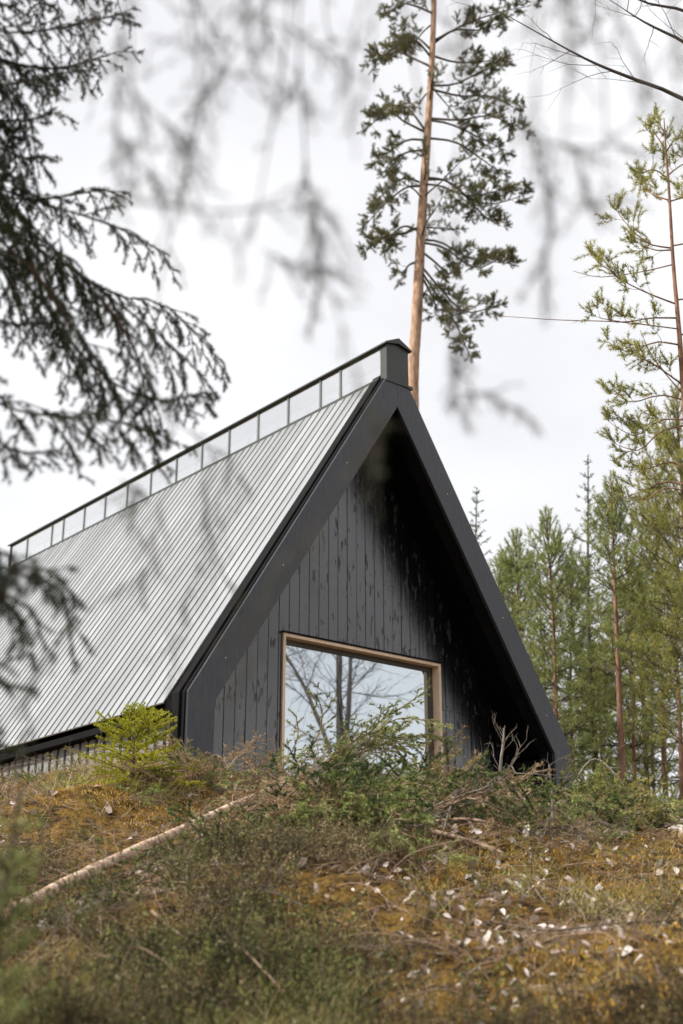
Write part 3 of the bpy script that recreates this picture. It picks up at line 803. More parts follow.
# ------------------------------------------------------------------ near spruce on the left, boughs hanging into view
def near_spruce():
    base = np.array([-2.0, 4.3, gz(-2.0, 4.3)])
    root = tree_root('spruce_tree', 'dark spruce close on the left whose drooping boughs hang over the roof', 'tree', base)
    mb, tp = trunk_mesh([(0, 0, -.1), (.03, .02, 4), (0, 0, 9)], .13, .02, 12, 30); mb.build('trunk', 'bark', root)
    boughs = [  # (pixels, depth, side length, level)
        ([(-30, -10), (30, 0), (80, -8), (120, -4)], 4.4, .22, 2), ([(-60, 20), (0, 32), (60, 28), (120, 14)], 4.3, .30, 2),
        ([(-60, 40), (0, 60), (40, 68), (70, 66), (108, 55)], 4.5, .26, 2), ([(-60, 70), (0, 84), (30, 80), (62, 72)], 4.2, .22, 2),
        ([(-60, 95), (-10, 118), (30, 120), (56, 108)], 4.3, .20, 2), ([(-60, 130), (0, 148), (25, 158), (46, 156)], 4.5, .16, 2),
        ([(-60, 150), (0, 188), (59, 208), (117, 227), (170, 256)], 4.4, .24, 2), ([(-60, 160), (0, 195), (50, 198), (100, 190), (122, 196)], 4.6, .20, 2),
        ([(-60, 150), (0, 196), (39, 232), (78, 273), (156, 332), (203, 376)], 4.2, .36, 2), ([(-60, 190), (0, 225), (60, 262), (120, 296), (165, 305), (222, 362)], 4.5, .28, 2),
        ([(-60, 200), (0, 240), (40, 280), (75, 330), (105, 390)], 4.1, .26, 2), ([(-60, 280), (-20, 312), (15, 324), (46, 322)], 4.3, .12, 1),
        ([(-60, 370), (0, 404), (45, 415), (110, 420), (160, 435)], 3.9, .30, 2), ([(60, 330), (110, 380), (160, 400), (205, 392)], 4.2, .22, 2),
        ([(-60, 560), (0, 568), (46, 570), (84, 608)], 3.0, .16, 2), ([(-60, 580), (-10, 588), (30, 610), (42, 640)], 3.1, .13, 2),
        ([(-60, 670), (0, 684), (36, 690)], 2.9, .09, 1), ([(-60, 715), (-10, 738), (14, 752)], 2.9, .10, 2),
        ([(-60, 5), (-20, 60), (15, 110), (34, 168)], 4.3, .26, 2), ([(-60, 60), (-20, 100), (10, 140), (22, 205)], 4.4, .24, 2), ([(-60, 180), (-20, 230), (12, 290), (30, 350)], 4.2, .26, 2),
        ([(-60, 220), (0, 262), (50, 310), (70, 372)], 4.4, .26, 2), ([(-60, 410), (-20, 430), (20, 452), (60, 450)], 3.9, .2, 2), ([(-40, 560), (20, 575), (60, 590), (70, 640)], 3.1, .17, 2),
        ([(-40, 588), (0, 600), (22, 622), (20, 660)], 3.0, .15, 2), ([(30, 262), (60, 310), (90, 350), (120, 410)], 4.0, .20, 2), ([(100, 296), (135, 350), (150, 420), (160, 470)], 4.1, .14, 2)]
    for px, d, side, lev in boughs:
        w = [P(x, y, d + .12 * k - .1) for k, (x, y) in enumerate(px)]
        if px[0][0] < 0:
            h = w[0][2] + .25 - base[2]; j = min(29, max(0, int(h / 9 * 29))); w = [tp[j] + base] + w
        m = smooth(rel(w, base), 14)
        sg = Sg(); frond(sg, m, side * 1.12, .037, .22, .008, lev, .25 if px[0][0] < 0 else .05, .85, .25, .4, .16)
        b = MB(); sg.wood(b, 0); sg.green(b, 900, .019, .0032, 1, (30, 70)); b.build('branch', ['twig', 'spruce_near'], root)
    # boughs out of frame so that the tree is whole
    sg = Sg()
    for i in range(40):
        j = rng.integers(6, 29); a = rng.uniform(1.9, 5.2); x = j / 29
        frond(sg, curve_from(tp[j], np.array([math.cos(a), math.sin(a), .1]), 1.9 * (1 - x) + .3, 7, .06, .06), .4, .12, .12, .008, 1, .15)
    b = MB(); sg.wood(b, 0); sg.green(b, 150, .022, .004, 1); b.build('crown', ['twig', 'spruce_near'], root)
near_spruce()

# ------------------------------------------------------------------ half dead spruce just behind the viewer: lichen hung twigs overhead
def overhead():
    base = np.array([1.15, -.7, gz(1.15, -.7)])
    root = tree_root('spruce_tree', 'half dead spruce beside the viewer, bare lichen hung twigs blurred across the sky', 'tree', base)
    mb, tp = trunk_mesh([(0, 0, -.1), (.03, .02, 3), (0, 0, 7.5)], .12, .02, 10, 26); mb.build('trunk', 'bark', root)
    def bough(px, d, hair=.10, r=.004, lich=1., via=None, green=False):
        d *= 1.25
        w = [P(x, y, d) for x, y in px]
        if via: w = [tp[via[0]] + base] + [P(x, y, dd) for x, y, dd in via[1]] + w
        m = smooth(rel(w, base), 8 + 4 * len(w))
        r = r * .45; hair *= 1.0; b = MB(); b.tube(m, np.interp(np.linspace(0, 1, len(m)), [0, .45, 1], [r * (1.5 if via else 1.), r, r * .6]), 5)
        sg = Sg(); k = len(m) // 3 if via else 1
        while k < len(m):
            if rng.random() < .75: sg.line(curve_from(m[k], rng.normal(size=3) * .6 + unit(m[min(k + 1, len(m) - 1)] - m[k - 1]) - UP * .5, hair * rng.uniform(.4, 1.3), 3, .15, .2), .0014, .0008, True)
            k += 1
        sg.wood(b, 0); sg.green(b, 160 * lich, .018, .002, 1, (40, 85))
        b.build('branch', ['bark', 'spruce_near' if green else 'lichen'], root)
    bough([(250, 5), (290, 28), (325, 50), (352, 72)], 1.25, .06, .0045, via=(14, [(520, -260, .5), (250, -120, 1.1)]))
    bough([(120, 20), (118, 80), (115, 140), (116, 185)], 1.3, .08, .0025, via=(13, [(420, -400, .5), (140, -120, 1.2)]))
    bough([(118, 70), (150, 110), (178, 135), (190, 180)], 1.3, .08, .0032)
    bough([(112, 130), (140, 165), (162, 190)], 1.35, .07, .003)
    bough([(200, 30), (225, 70), (270, 78), (300, 95), (318, 118)], 1.2, .07, .003, via=(14, [(500, -350, .5), (220, -90, 1.1)]))
    bough([(225, 72), (200, 100), (186, 140), (190, 185)], 1.25, .06, .0025)
    bough([(100, 195), (170, 206), (230, 212), (300, 204), (330, 216)], 1.2, .09, .0035)
    bough([(305, 150), (310, 190), (316, 225), (322, 262), (312, 312)], 1.5, .07, .0035, 2.2, via=(15, [(620, -300, .6), (310, -60, 1.3)]))
    bough([(262, 250), (290, 262), (322, 268)], 1.45, .08, .002)
    bough([(470, 60), (512, 108), (534, 136), (580, 148), (622, 146), (660, 160)], 1.3, .06, .0042, via=(12, [(760, -300, .5), (480, -80, 1.1)]))
    bough([(532, 138), (545, 180), (552, 220), (544, 262), (545, 290)], 1.35, .06, .0035, 2.)
    bough([(578, 150), (586, 195), (592, 206), (622, 196)], 1.3, .06, .0028)
    bough([(563, -30), (566, 30), (570, 74)], 1.1, .05, .0032, via=(12, [(740, -320, .5), (560, -140, 1.)]))
    bough([(612, -20), (618, 20), (640, 60), (650, 92)], 1.15, .06, .003, via=(12, [(780, -300, .5), (620, -130, 1.)]))
    bough([(672, 20), (676, 80), (684, 130)], 1.2, .06, .003, via=(11, [(820, -300, .5), (680, -120, 1.)]))
    bough([(452, 330), (456, 372), (455, 412)], 1.5, .06, .003, 2.2)
    bough([(456, 392), (490, 396), (522, 412)], 1.5, .05, .002)
    bough([(455, 230), (456, 290), (453, 335)], 1.5, .06, .0016, .6, via=(13, [(640, -350, .6), (470, 0, 1.4)]))
    rw = np.random.default_rng(5)
    car = smooth(rel([tp[14] + base, P(900, -420, .8), P(700, -150, 1.25), P(400, -120, 1.35), P(60, -130, 1.4)], base), 40)
    b = MB(); b.tube(car, np.linspace(.012, .004, 40), 6); b.build('branch', 'bark', root)
    for k in range(28):                                   # a web of fine hanging twigs
        x0 = rw.uniform(70, 700); ye = rw.choice([rw.uniform(20, 130), rw.uniform(90, 260)])
        q = car[14:][int(np.argmin([abs((v + base)[0] - P(x0, -120, 1.35)[0]) for v in car[14:]]))] + base
        x1 = x0 + rw.normal() * 22; x2 = x1 + rw.normal() * 30; d2 = rw.uniform(1.35, 2.0)
        w = [q, P(x0, -60, 1.35), P(x1, ye * .35, d2), P(x2, ye, d2)]
        m = smooth(rel(w, base), 16); b = MB(); b.tube(m, np.linspace(.0019, .0009, 16), 4); sg = Sg()
        for i in range(6, 16):
            if rw.random() < .5: sg.line(curve_from(m[i], rng.normal(size=3) * .8 - UP * .4, rw.uniform(.02, .09), 3, .1, .25), .0010, .0006, True)
        sg.wood(b, 0); sg.green(b, 150, .016, .002, 1, (40, 85)); b.build('branch', ['bark', 'lichen'], root)
    # longer twigs hanging in front of the roof
    bough([(150, 380), (200, 440), (236, 462), (248, 490)], 2.1, .09, .003, 1.6, via=(10, [(420, -300, .6), (200, 120, 1.6)]), green=True)
    bough([(212, 452), (205, 500), (216, 560), (240, 600)], 2.0, .10, .0025, 1.2, green=True)
    bough([(230, 460), (200, 560), (182, 610), (168, 690)], 1.9, .10, .0025, 1.)
    bough([(160, 500), (150, 560), (120, 590)], 1.9, .09, .0022, 1.)
    bough([(150, 505), (140, 490), (132, 520)], 2., .09, .002, 1.6, green=True)
    bough([(300, 200), (360, 380), (378, 430), (370, 486)], 1.25, .06, .0022, 1.3, green=True)
    bough([(378, 440), (300, 540), (258, 610), (236, 690)], 1.25, .07, .0018, .8, green=True)
    bough([(60, 640), (30, 690), (20, 760)], 2., .09, .002, 1.2, green=True)
    # boughs outside the picture
    sg = Sg()
    for i in range(26):
        j = rng.integers(8, 25); a = rng.uniform(-1.9, 1.0)
        sg_p = curve_from(tp[j], np.array([math.cos(a), math.sin(a) - .2, .1]), 1.5 * (1.1 - j / 26), 7, .06, .08); frond(sg, sg_p, .35, .12, .15, .007, 1, .2)
    b = MB(); sg.wood(b, 0); sg.green(b, 90, .022, .003, 1); b.build('crown', ['bark', 'spruce_near'], root)
overhead()

# ------------------------------------------------------------------ saplings
def sapling(label, base, top, Rr, mat, dens, nl, nw, levels=.065, step=.085, per=7):
    return spruce_tree('spruce_sapling', label, base, top, Rr, ('twig', mat), step, levels, dens, nl, nw, .06, None, .014, per, .02, 'sapling', .75, 'twig', .5, .35)
b_ = G(133, 10.1); t_ = P(134, 707, 10.1)
sapling('bright yellow green spruce sapling in front of the low side wall', b_, t_, .54, 'sapling', 620, .022, .006)
b_ = G(-12, 2.9); sapling('blurred young spruce close to the viewer at the lower left edge', b_, b_ + [.07, 0, 1.3], .30, 'cut', 500, .016, .004, .08)

# ------------------------------------------------------------------ fallen young spruce
def fallen():
    w = np.array([LOG0 + LOGD * t + rng.normal(size=3) * .012 for t in (0, .22, .45, .7, .9)] + [P(*t) for t in ((316, 770, 10.9), (356, 755, 11.1), (395, 738, 11.25))])
    base = w[0].copy(); base[2] = gz(base[0], base[1])
    root = thing('fallen_spruce', 'felled young spruce lying diagonally up the slope, crown in front of the window', 'fallen tree', base)
    m = smooth(rel(w, base), 40); mb = MB(); mb.tube(m, np.interp(np.linspace(0, 1, 40), [0, .6, 1], [.040, .028, .007]), 9, wob=.22); mb.build('trunk', 'peeled', root)
    T = unit(m[-1] - m[20])
    for i in range(2, 20):
        sg = Sg(); bare(sg, curve_from(m[i], T * .8 + rng.normal(size=3) * .6 + UP * .3, rng.uniform(.05, .4), 4, .06, .15), .004, 2)
        b = MB(); sg.wood(b, 0); b.build('stub', 'stick', root)
    k = 0
    for i in range(16, 40):
        for rpt in range(3 if i > 24 else 1):
            x = (i - 16) / 24
            a = rng.uniform(-1.0, 1.0)
            sd = unit(np.cross(T, UP)) * (1 if k % 2 else -1); k += 1
            dn = rng.uniform(-.5, .75) if i > 24 else rng.uniform(-.2, .5)
            d = T * rng.uniform(.5, 1.) + sd * rng.uniform(.3, 1.) + UP * dn
            ln = (1. - .62 * x) * rng.uniform(.6, 1.05) * (.75 if i < 22 else 1)
            pts = curve_from(m[i], d, ln, 7, .03 if dn > 0 else .10, .07)
            gl = ground_z(pts[:, 0] + base[0], pts[:, 1] + base[1]) - base[2] + .02
            pts[:, 2] = np.maximum(pts[:, 2], gl)
            sg = Sg(); frond(sg, pts, ln * .42, .07, .05, .007, 2 if ln > .5 else 1, .18, .8, .3, .35, .1)
            b = MB(); sg.wood(b, 0); sg.green(b, 620, .020, .0065, 1, (30, 65)); b.build('branch', ['stick', 'felled'], root)
    # the fans that stand up in front of the pane
    for tgt in [[(300, 768), (318, 735), (322, 712), (316, 695)], [(330, 765), (360, 735), (395, 712), (428, 690)], [(345, 758), (390, 742), (425, 735), (455, 745)],
                [(280, 786), (330, 780), (380, 776), (425, 760)], [(310, 775), (350, 745), (375, 728), (382, 708)], [(270, 790), (290, 755), (298, 735), (296, 716)],
                [(350, 758), (385, 725), (410, 718), (452, 728)], [(240, 800), (300, 800), (350, 795), (400, 800)], [(290, 780), (300, 820), (310, 850), (300, 880)],
                [(330, 768), (350, 800), (372, 830), (380, 860)], [(310, 775), (290, 815), (270, 840)], [(360, 755), (395, 785), (430, 800)], [(340, 762), (370, 800), (410, 830)]]:
        w2 = [P(x, y, 10.75 - .1 * j) for j, (x, y) in enumerate(tgt)]
        pts = smooth(rel(w2, base), 9)
        gl = ground_z(pts[:, 0] + base[0], pts[:, 1] + base[1]) - base[2] + .02
        pts[:, 2] = np.maximum(pts[:, 2], gl)
        sg = Sg(); frond(sg, pts, .26, .055, .03, .007, 2, .18, .8, .3, .4, .1)
        b = MB(); sg.wood(b, 0); sg.green(b, 620, .020, .0065, 1, (30, 65)); b.build('branch', ['stick', 'felled'], root)
fallen()

# ------------------------------------------------------------------ cut branches heaped along the crest
def brush_proto(kind):
    L = 1.0; sg = Sg(); b = MB()
    main = curve_from(np.zeros(3), np.array([1, 0, .12]), L, 8, .02, .07)
    if kind == 'bare':
        bare(sg, main, .012, 3); sg.wood(b, 0); return b, ['greytwig']
    frond(sg, main, .40, .075, .02, .009, 2, .15, .8, .35, .4, .14); sg.wood(b, 0)
    sg.green(b, 600 if kind != 'brown' else 420, .026, .007, 1, (25, 65))
    return b, ['stick', {'green': 'cut', 'brown': 'brown', 'olive': 'olive'}[kind]]
protos = {}
for kind in ('green', 'brown', 'olive', 'bare'):
    protos[kind] = [brush_proto(kind) for _ in range(2)]
LAB = {'green': ('cut spruce branch with green needles lying in the brush heaped on the slope', 'green cut branches in the brush'),
       'brown': ('cut branch with browned dry needles lying in the brush heaped on the slope', 'browned cut branches in the brush'),
       'olive': ('cut branch with olive yellow needles lying in the brush heaped on the slope', 'olive cut branches in the brush'),
       'bare': ('bare grey dead branch tangled in the brush heaped on the slope', 'bare dead branches in the brush')}
def log_gap(x, y):
    return min(math.hypot((x - a) * 1.2, (y - c + .3) * .8) for a, c, _ in (LOG0 + LOGD * i / 39 for i in range(40)))
pool = {k: [b.build('dead_branch' if k == 'bare' else 'cut_branch', mts) for b, mts in v] for k, v in protos.items()}
used = set()
def put_branch(kind, px, d, az, tilt, s, up=.03, roll=0.):
    q = G(px, d)
    if px < 285 and d < 10.6 and log_gap(q[0], q[1]) < .55: return      # nothing is heaped on the felled trunk itself
    o = pool[kind][rng.integers(0, 2)]
    if o.name in used:
        o = o.copy(); COL.objects.link(o)
    used.add(o.name)
    p = G(px, d)
    o.location = (p[0], p[1], p[2] + up); o.rotation_euler = (roll, -tilt, az); o.scale = (s, s, s)
    if kind == 'bare': o.scale = (s * .8,) * 3
    tag(o, LAB[kind][0], 'branch', LAB[kind][1])
    return o
r1 = np.random.default_rng(21)
for i in range(80):          # right and middle crest
    px = r1.uniform(395, 700); d = r1.uniform(8.7, 11.2)
    kind = r1.choice(['green', 'brown', 'olive', 'bare'], p=[.22, .24, .32, .22])
    put_branch(kind, px, d, r1.uniform(0, 6.28), r1.uniform(-.05, .32), r1.uniform(.4, .85), .04, r1.uniform(-.6, .6))
for i in range(16):          # green boughs, right below the crest
    put_branch(r1.choice(['green', 'olive']), r1.uniform(540, 690), r1.uniform(8.8, 10.3), r1.uniform(3.6, 5.8), r1.uniform(-.1, .2), r1.uniform(.5, .9), .10)
for i in range(34):          # tan brush between sapling and window
    put_branch(r1.choice(['brown', 'olive', 'brown', 'green']), r1.uniform(180, 262), r1.uniform(9.9, 11.), r1.uniform(0, 6.28), r1.uniform(.25, .9), r1.uniform(.35, .62), .02)
for i in range(12):          # around the sapling, left crest
    put_branch(r1.choice(['brown', 'olive', 'green']), r1.uniform(-20, 180), r1.uniform(9.6, 11.2), r1.uniform(0, 6.28), r1.uniform(0, .4), r1.uniform(.3, .55), .02)
for i in range(12):          # middle slope under the felled crown
    put_branch(r1.choice(['green', 'green', 'brown', 'bare']), r1.uniform(235, 430), r1.uniform(8.0, 10.2), r1.uniform(0, 6.28), r1.uniform(-.1, .2), r1.uniform(.4, .75), .05)
for i in range(44):
    put_branch('bare', r1.uniform(400, 690), r1.uniform(9., 11.2), r1.uniform(0, 6.28), r1.uniform(.05, .45), r1.uniform(.3, .55), .02)
for i in range(12):          # olive tips standing above the crest
    put_branch(r1.choice(['olive', 'green']), r1.uniform(470, 690), r1.uniform(10., 11.2), r1.uniform(0, 6.28), r1.uniform(.5, 1.1), r1.uniform(.3, .55), .02)

for i in range(14):          # green sprays right
    put_branch(r1.choice(['green', 'green', 'olive']), r1.uniform(540, 670), r1.uniform(8.9, 10.3), r1.uniform(3.3, 5.9), r1.uniform(.0, .3), r1.uniform(.75, 1.1), .08)
for i in range(34):          # boughs strewn over the right slope
    put_branch(r1.choice(['brown', 'olive', 'green', 'bare'], p=[.3, .25, .2, .25]), r1.uniform(420, 700), r1.uniform(7.6, 9.4), r1.uniform(0, 6.28), r1.uniform(-.1, .25), r1.uniform(.3, .65), .03)
for i in range(30):          # dark heap of boughs under the felled crown
    put_branch(r1.choice(['green', 'green', 'green', 'brown', 'bare']), r1.uniform(250, 415), r1.uniform(8.3, 10.3), r1.uniform(0, 6.28), r1.uniform(.0, .45), r1.uniform(.75, 1.25), .05)
for i in range(22):          # green boughs spilling down from the felled crown
    put_branch(r1.choice(['green', 'green', 'green', 'olive']), r1.uniform(255, 425), r1.uniform(7.9, 9.4), r1.uniform(3.7, 5.7), r1.uniform(-.2, .15), r1.uniform(.6, 1.0), r1.uniform(.10, .22))
for i in range(26):          # twigs and sprigs standing out of the undergrowth
    put_branch(r1.choice(['bare', 'brown', 'green', 'bare']), r1.uniform(20, 430), r1.uniform(5.6, 8.4), r1.uniform(0, 6.28), r1.uniform(-.1, .35), r1.uniform(.22, .45), r1.uniform(.06, .16))
for i in range(30):          # undergrowth side of the slope, left
    put_branch(r1.choice(['green', 'olive', 'brown', 'bare'], p=[.4, .2, .2, .2]), r1.uniform(-20, 250), r1.uniform(6.3, 9.), r1.uniform(0, 6.28), r1.uniform(-.1, .3), r1.uniform(.25, .55), .03)
for i in range(10):          # at the window's right foot
    put_branch(r1.choice(['olive', 'brown']), r1.uniform(415, 480), r1.uniform(10.4, 11.3), r1.uniform(0, 6.28), r1.uniform(.4, .95), r1.uniform(.4, .6), .02)

# single sticks one can tell apart
def stick(label, px, r, mat='stick', lift=.02, side=5, name='dead_stick'):
    w = np.array([P(*q) for q in px])
    g = ground_z(w[:, 0], w[:, 1])
    w[:, 2] = np.maximum(w[:, 2], g + r + lift * .3)
    base = w[0].copy(); m = smooth(w - base, 16)
    mb = MB(); mb.tube(m, np.linspace(r, r * .45, 16), 7, wob=.25)
    sg = Sg()
    for q in range(side):
        i = rng.integers(3, 15); bare(sg, curve_from(m[i], unit(m[-1] - m[0]) + rng.normal(size=3) * .7 + UP * .3, rng.uniform(.08, .3), 4, .05, .2), r * .25, 2)
    sg.wood(mb, 0)
    o = mb.build(name, mat); o.location = base
    return tag(o, label, 'stick')
def gp(px, d, up=0.): # pixel row of the ground there
    p = G(px, d, up); up_ = (p[2] * CP - p[1] * SP) / (p[1] * CP + p[2] * SP)
    return (px, H / 2 - up_ * F_PX, d)
stick('thin dull tan stick pointing down to the bottom edge, left of centre', [gp(152, 6.3, .16), gp(190, 6.0, .15), gp(235, 5.7, .14), gp(285, 5.4, .10)], .009, 'stick', side=8)
stick('short thick brown stick lying on the moss below the grey dead sapling', [gp(430, 8.4, .03), gp(470, 8.2, .04), gp(505, 8.1, .03)], .020, 'stick')
stick('long brown branch stuck out from under the felled crown', [gp(380, 9.1, .06), gp(420, 8.8, .08), gp(470, 8.6, .05), gp(520, 8.5, .03)], .018, 'stick', side=9)
stick('thin bent white twig hanging over the moss in the middle', [gp(455, 8.5, .25), gp(440, 8.2, .12), gp(425, 8.0, .03), gp(430, 7.3, .02)], .006, 'greytwig', side=3)
stick('long thin dark twig lying low across the right foreground', [gp(490, 6.6, .03), gp(550, 6.3, .03), gp(620, 6.1, .04), gp(700, 6.0, .03)], .008, 'twig')
stick('grey stick half sunk in grass left of the thin tan stick', [gp(45, 6.9, .05), gp(110, 6.8, .04), gp(170, 6.7, .03), gp(235, 6.7, .03)], .011, 'greytwig')
stick('curved thin branch on the moss right of the dark twig', [gp(590, 8.9, .05), gp(625, 8.9, .12), gp(660, 9., .16), gp(690, 9.2, .1)], .010, 'greytwig')
stick('thin twig rising from grass under the felled trunk', [gp(215, 8.3, .02), gp(235, 8.5, .2), gp(262, 8.8, .3)], .006, 'twig')
stick('arching grey branch over the right crest', [gp(560, 10.9, .05), gp(590, 10.9, .45), gp(615, 10.8, .40), gp(640, 10.7, .1)], .010, 'greytwig', side=8)
stick('bare grey snag standing up before the black soffit', [gp(497, 10.6, 0), (500, 770, 10.6), (503, 745, 10.6), (504, 728, 10.6)], .016, 'greytwig', side=10, name='snag')
def dead_sapling():
    base = G(548, 8.3)
    root = thing('dead_sapling', 'grey dead sapling with root like twigs standing before the brush', 'dead sapling', base)
    top = P(549, 765, 8.3) - base
    m = smooth([(0, 0, -.05), top * .5 + [.02, 0, 0], top], 12); mb = MB(); mb.tube(m, np.linspace(.013, .005, 12), 7, wob=.3); mb.build('trunk', 'greytwig', root)
    sg = Sg()
    for q in range(12):
        a = rng.random() * 6.28; bare(sg, curve_from(m[rng.integers(5, 12)], np.array([math.cos(a), math.sin(a), .3]), rng.uniform(.06, .22), 4, .04, .2), .003, 2)
    for q in range(26):
        i = rng.integers(0, 6); a = rng.random() * 6.28
        bare(sg, curve_from(m[i], np.array([math.cos(a), math.sin(a), rng.uniform(-.9, .2)]), rng.uniform(.15, .42), 5, .12, .15), .005, 2)
    mb = MB(); sg.wood(mb, 0); mb.build('twigs', 'greytwig', root)
dead_sapling()

# pale stones and a lichen cushion
def stone(label, px, d, r, mat='stone', name='stone', cat='stone', flat=.6):
    th = np.linspace(0, np.pi, 9); ph = np.arange(14) * 2 * np.pi / 14
    V = []; s1 = rng.integers(0, 999)
    for a in th:
        for c in ph:
            v = np.array([math.sin(a) * math.cos(c), math.sin(a) * math.sin(c), math.cos(a)])
            k = 1 + .5 * (float(vnoise(v[0] * 2 + 5, v[1] * 2 + v[2] * 1.7 + 5, int(s1))) - .5)
            V.append(v * k * r * np.array([1.1, .9, flat]))
    f = [[i * 14 + j, (i + 1) * 14 + j, (i + 1) * 14 + (j + 1) % 14, i * 14 + (j + 1) % 14] for i in range(8) for j in range(14)]
    mb = MB(); mb.add(V, f, 0, True); o = mb.build(name, mat); p = G(px, d); o.location = (p[0], p[1], p[2] + r * flat * .45)
    o.rotation_euler = (0, 0, float(rng.random() * 6))
    return tag(o, label, cat)
stone('largest pale stone in the shade at the bottom left', 140, 5.35, .055)
stone('small pale stone just behind the largest one', 134, 5.6, .03)
stone('pale flat stone beside the largest one, nearer the bottom edge', 152, 5.25, .034)
stone('brownish rounded stone among moss under the middle brush', 478, 9.9, .06)
stone('pale flat stone at the right edge below the green boughs', 676, 8.5, .062, flat=.4)
def lichen_cushion():
    p = G(660, 10.2); S = 2600
    v = rng.normal(size=(S, 3)); v /= np.linalg.norm(v, axis=1)[:, None]; v[:, 2] = np.abs(v[:, 2]) * .75
    b = v * .19 * rng.uniform(.6, 1, S)[:, None]; mb = MB(); mb.blades(b, v, .05, .012, 0); o = mb.build('lichen_cushion', 'tuft'); o.location = (p[0], p[1], p[2] + .12)
    tag(o, 'grey green lichen cushion on the crest at the right edge', 'lichen')
lichen_cushion()

# ------------------------------------------------------------------ ground cover (uncountable)
def scatter(n, d0, d1, spread=.31, seed=0, mask=None, pw=1.):
    r = np.random.default_rng(seed)
    d = d0 + (d1 - d0) * r.random(n) ** pw; x = (r.random(n) * 2 - 1) * spread * d
    if mask is not None:
        k = r.random(n) < mask(x, d); x, d = x[k], d[k]
    return x, d
def mossmask(x, y): return np.clip((vnoise(x * .9 + 7, y * .9, 11) - .46 + (x > .3) * .26 + .22 * ((x < -.9) & (y > 9.2)) - .3 * ((x < .25) & (y < 9))) * 4, 0, 1) * (.35 + .65 * (vnoise(x * 4, y * 4, 12) > .36))
def tufts(name, n, d0, d1, seed, mask, stems, hgt, wid, spread_r, lean, mat, label, cat, pw=1., leaf=None):
    x, y = scatter(n, d0, d1, .33, seed, mask, pw)
    r = np.random.default_rng(seed + 1); n = len(x)
    idx = np.repeat(np.arange(n), stems); S = len(idx)
    tx = x[idx] + r.normal(size=S) * spread_r; ty = y[idx] + r.normal(size=S) * spread_r
    tz = ground_z(tx, ty) - .005
    hh = hgt * (.5 + r.random(n))[idx] * r.uniform(.5, 1.15, S)
    d = np.stack([r.normal(size=S) * lean, r.normal(size=S) * lean, np.ones(S)], -1); d /= np.linalg.norm(d, axis=1)[:, None]
    b = np.stack([tx, ty, tz], -1); mb = MB()
    if leaf:
        tip = b + d * hh[:, None]; mb.segs(b, tip, np.full(S, wid), np.full(S, wid * .5), 0)
        mb.needles(b + (tip - b) * .25, tip, leaf[0], leaf[1], leaf[2], 1, (30, 80))
        o = mb.build(name, ['twig', mat])
    else:
        mb.blades(b, d, hh, wid, 0, .25); o = mb.build(name, mat)
    return tag(o, label, cat, kind='stuff')
LINES = np.array([LOG0 + LOGD * i / 39 for i in range(40)])[:, :2]
def clear(x, y):
    if len(x) == 0: return x
    e = np.full(len(x), 9.)
    for a, c in LINES: e = np.minimum(e, np.hypot((x - a) * 1.3, (y - c + .34) * .75))
    return np.clip((e - .42) / .3, .0, 1)
def clump(x, y, k=3.2, c=.42, s=61): return np.clip((vnoise(x * k, y * k, s) - c) * 6 + .12, .05, 1)
def m_heath(x, y): return clear(x, y) * clump(x, y) * np.clip((vnoise(x * 1.1, y * 1.1, 31) - .42) * 3. + .75 * (x < .30 + .25 * (vnoise(x * 3, y * 3, 8) - .5)) * (x > -.9) * (y < 7.0) + .3 * (x < 0) * (y < 7.2) + .25 * ((y < 5.3) & (x < .3)) - .9 * ((x > .45) & (y > 5.7)) - 1.2 * (y > 7.9), .035, .8)
tufts('heather', 4600, 4.6, 8.6, 41, m_heath, 10, .23, .0017, .06, .6, 'heather', 'low brown and green heather over the slope', 'undergrowth', 1.1, (120, .018, .0055))
M['bilberry'] = mat_leaf('bilberry_leaves', [(.1, (.010, .016, .005)), (.40, (.040, .058, .015)), (.60, (.17, .20, .048)), (.9, (.48, .48, .14))], trans=.10, nscale=5., isl=.26)
def m_bil(x, y): return clear(x, y) * clump(x, y, 2.7, .46, 67) * np.clip((vnoise(x * 1.6 + 9, y * 1.6, 37) - .34) * 5, .4, 1) * np.clip((.15 - x) * 2.5, .03, 1) * np.clip((8.6 - y) * 1.2, .04, 1)
tufts('undergrowth', 3000, 4.7, 9.6, 45, m_bil, 9, .23, .0016, .05, .55, 'bilberry', 'green bilberry undergrowth over the left slope', 'undergrowth', 1.0, (85, .024, .0085))
def m_grass(x, y): return clear(x, y) * np.clip((vnoise(x * .8 + 3, y * .8, 33) - .47) * 4 + .25 * (x < 0) - 1.5 * (y > 8.2) - .8 * (x > .1), .03, 1)
tufts('grass', 3000, 4.8, 10.3, 51, m_grass, 14, .24, .0042, .06, .55, 'grass', 'thin green and straw grass on the slope', 'grass', 1.2)
tufts('dry_grass', 420, 10., 11.6, 61, lambda x, y: np.clip(.1 + 1. * (x < -1.35) + .5 * ((x > 1.2)), 0, 1), 22, .22, .006, .06, .6, 'drygrass', 'pale dry grass tufts along the crest', 'grass')
def moss():
    x, y = scatter(190000, 4.6, 11.6, .32, 71, mossmask, .9)
    r = np.random.default_rng(72); S = len(x)
    d = np.stack([r.normal(size=S) * .5, r.normal(size=S) * .5, np.ones(S)], -1); d /= np.linalg.norm(d, axis=1)[:, None]
    mb = MB(); mb.blades(np.stack([x, y, ground_z(x, y) - .003], -1), d, r.uniform(.012, .036, S), .008, 0)
    tag(mb.build('moss', 'mossleaf'), 'ochre moss carpet over the slope', 'moss', kind='stuff')
moss()
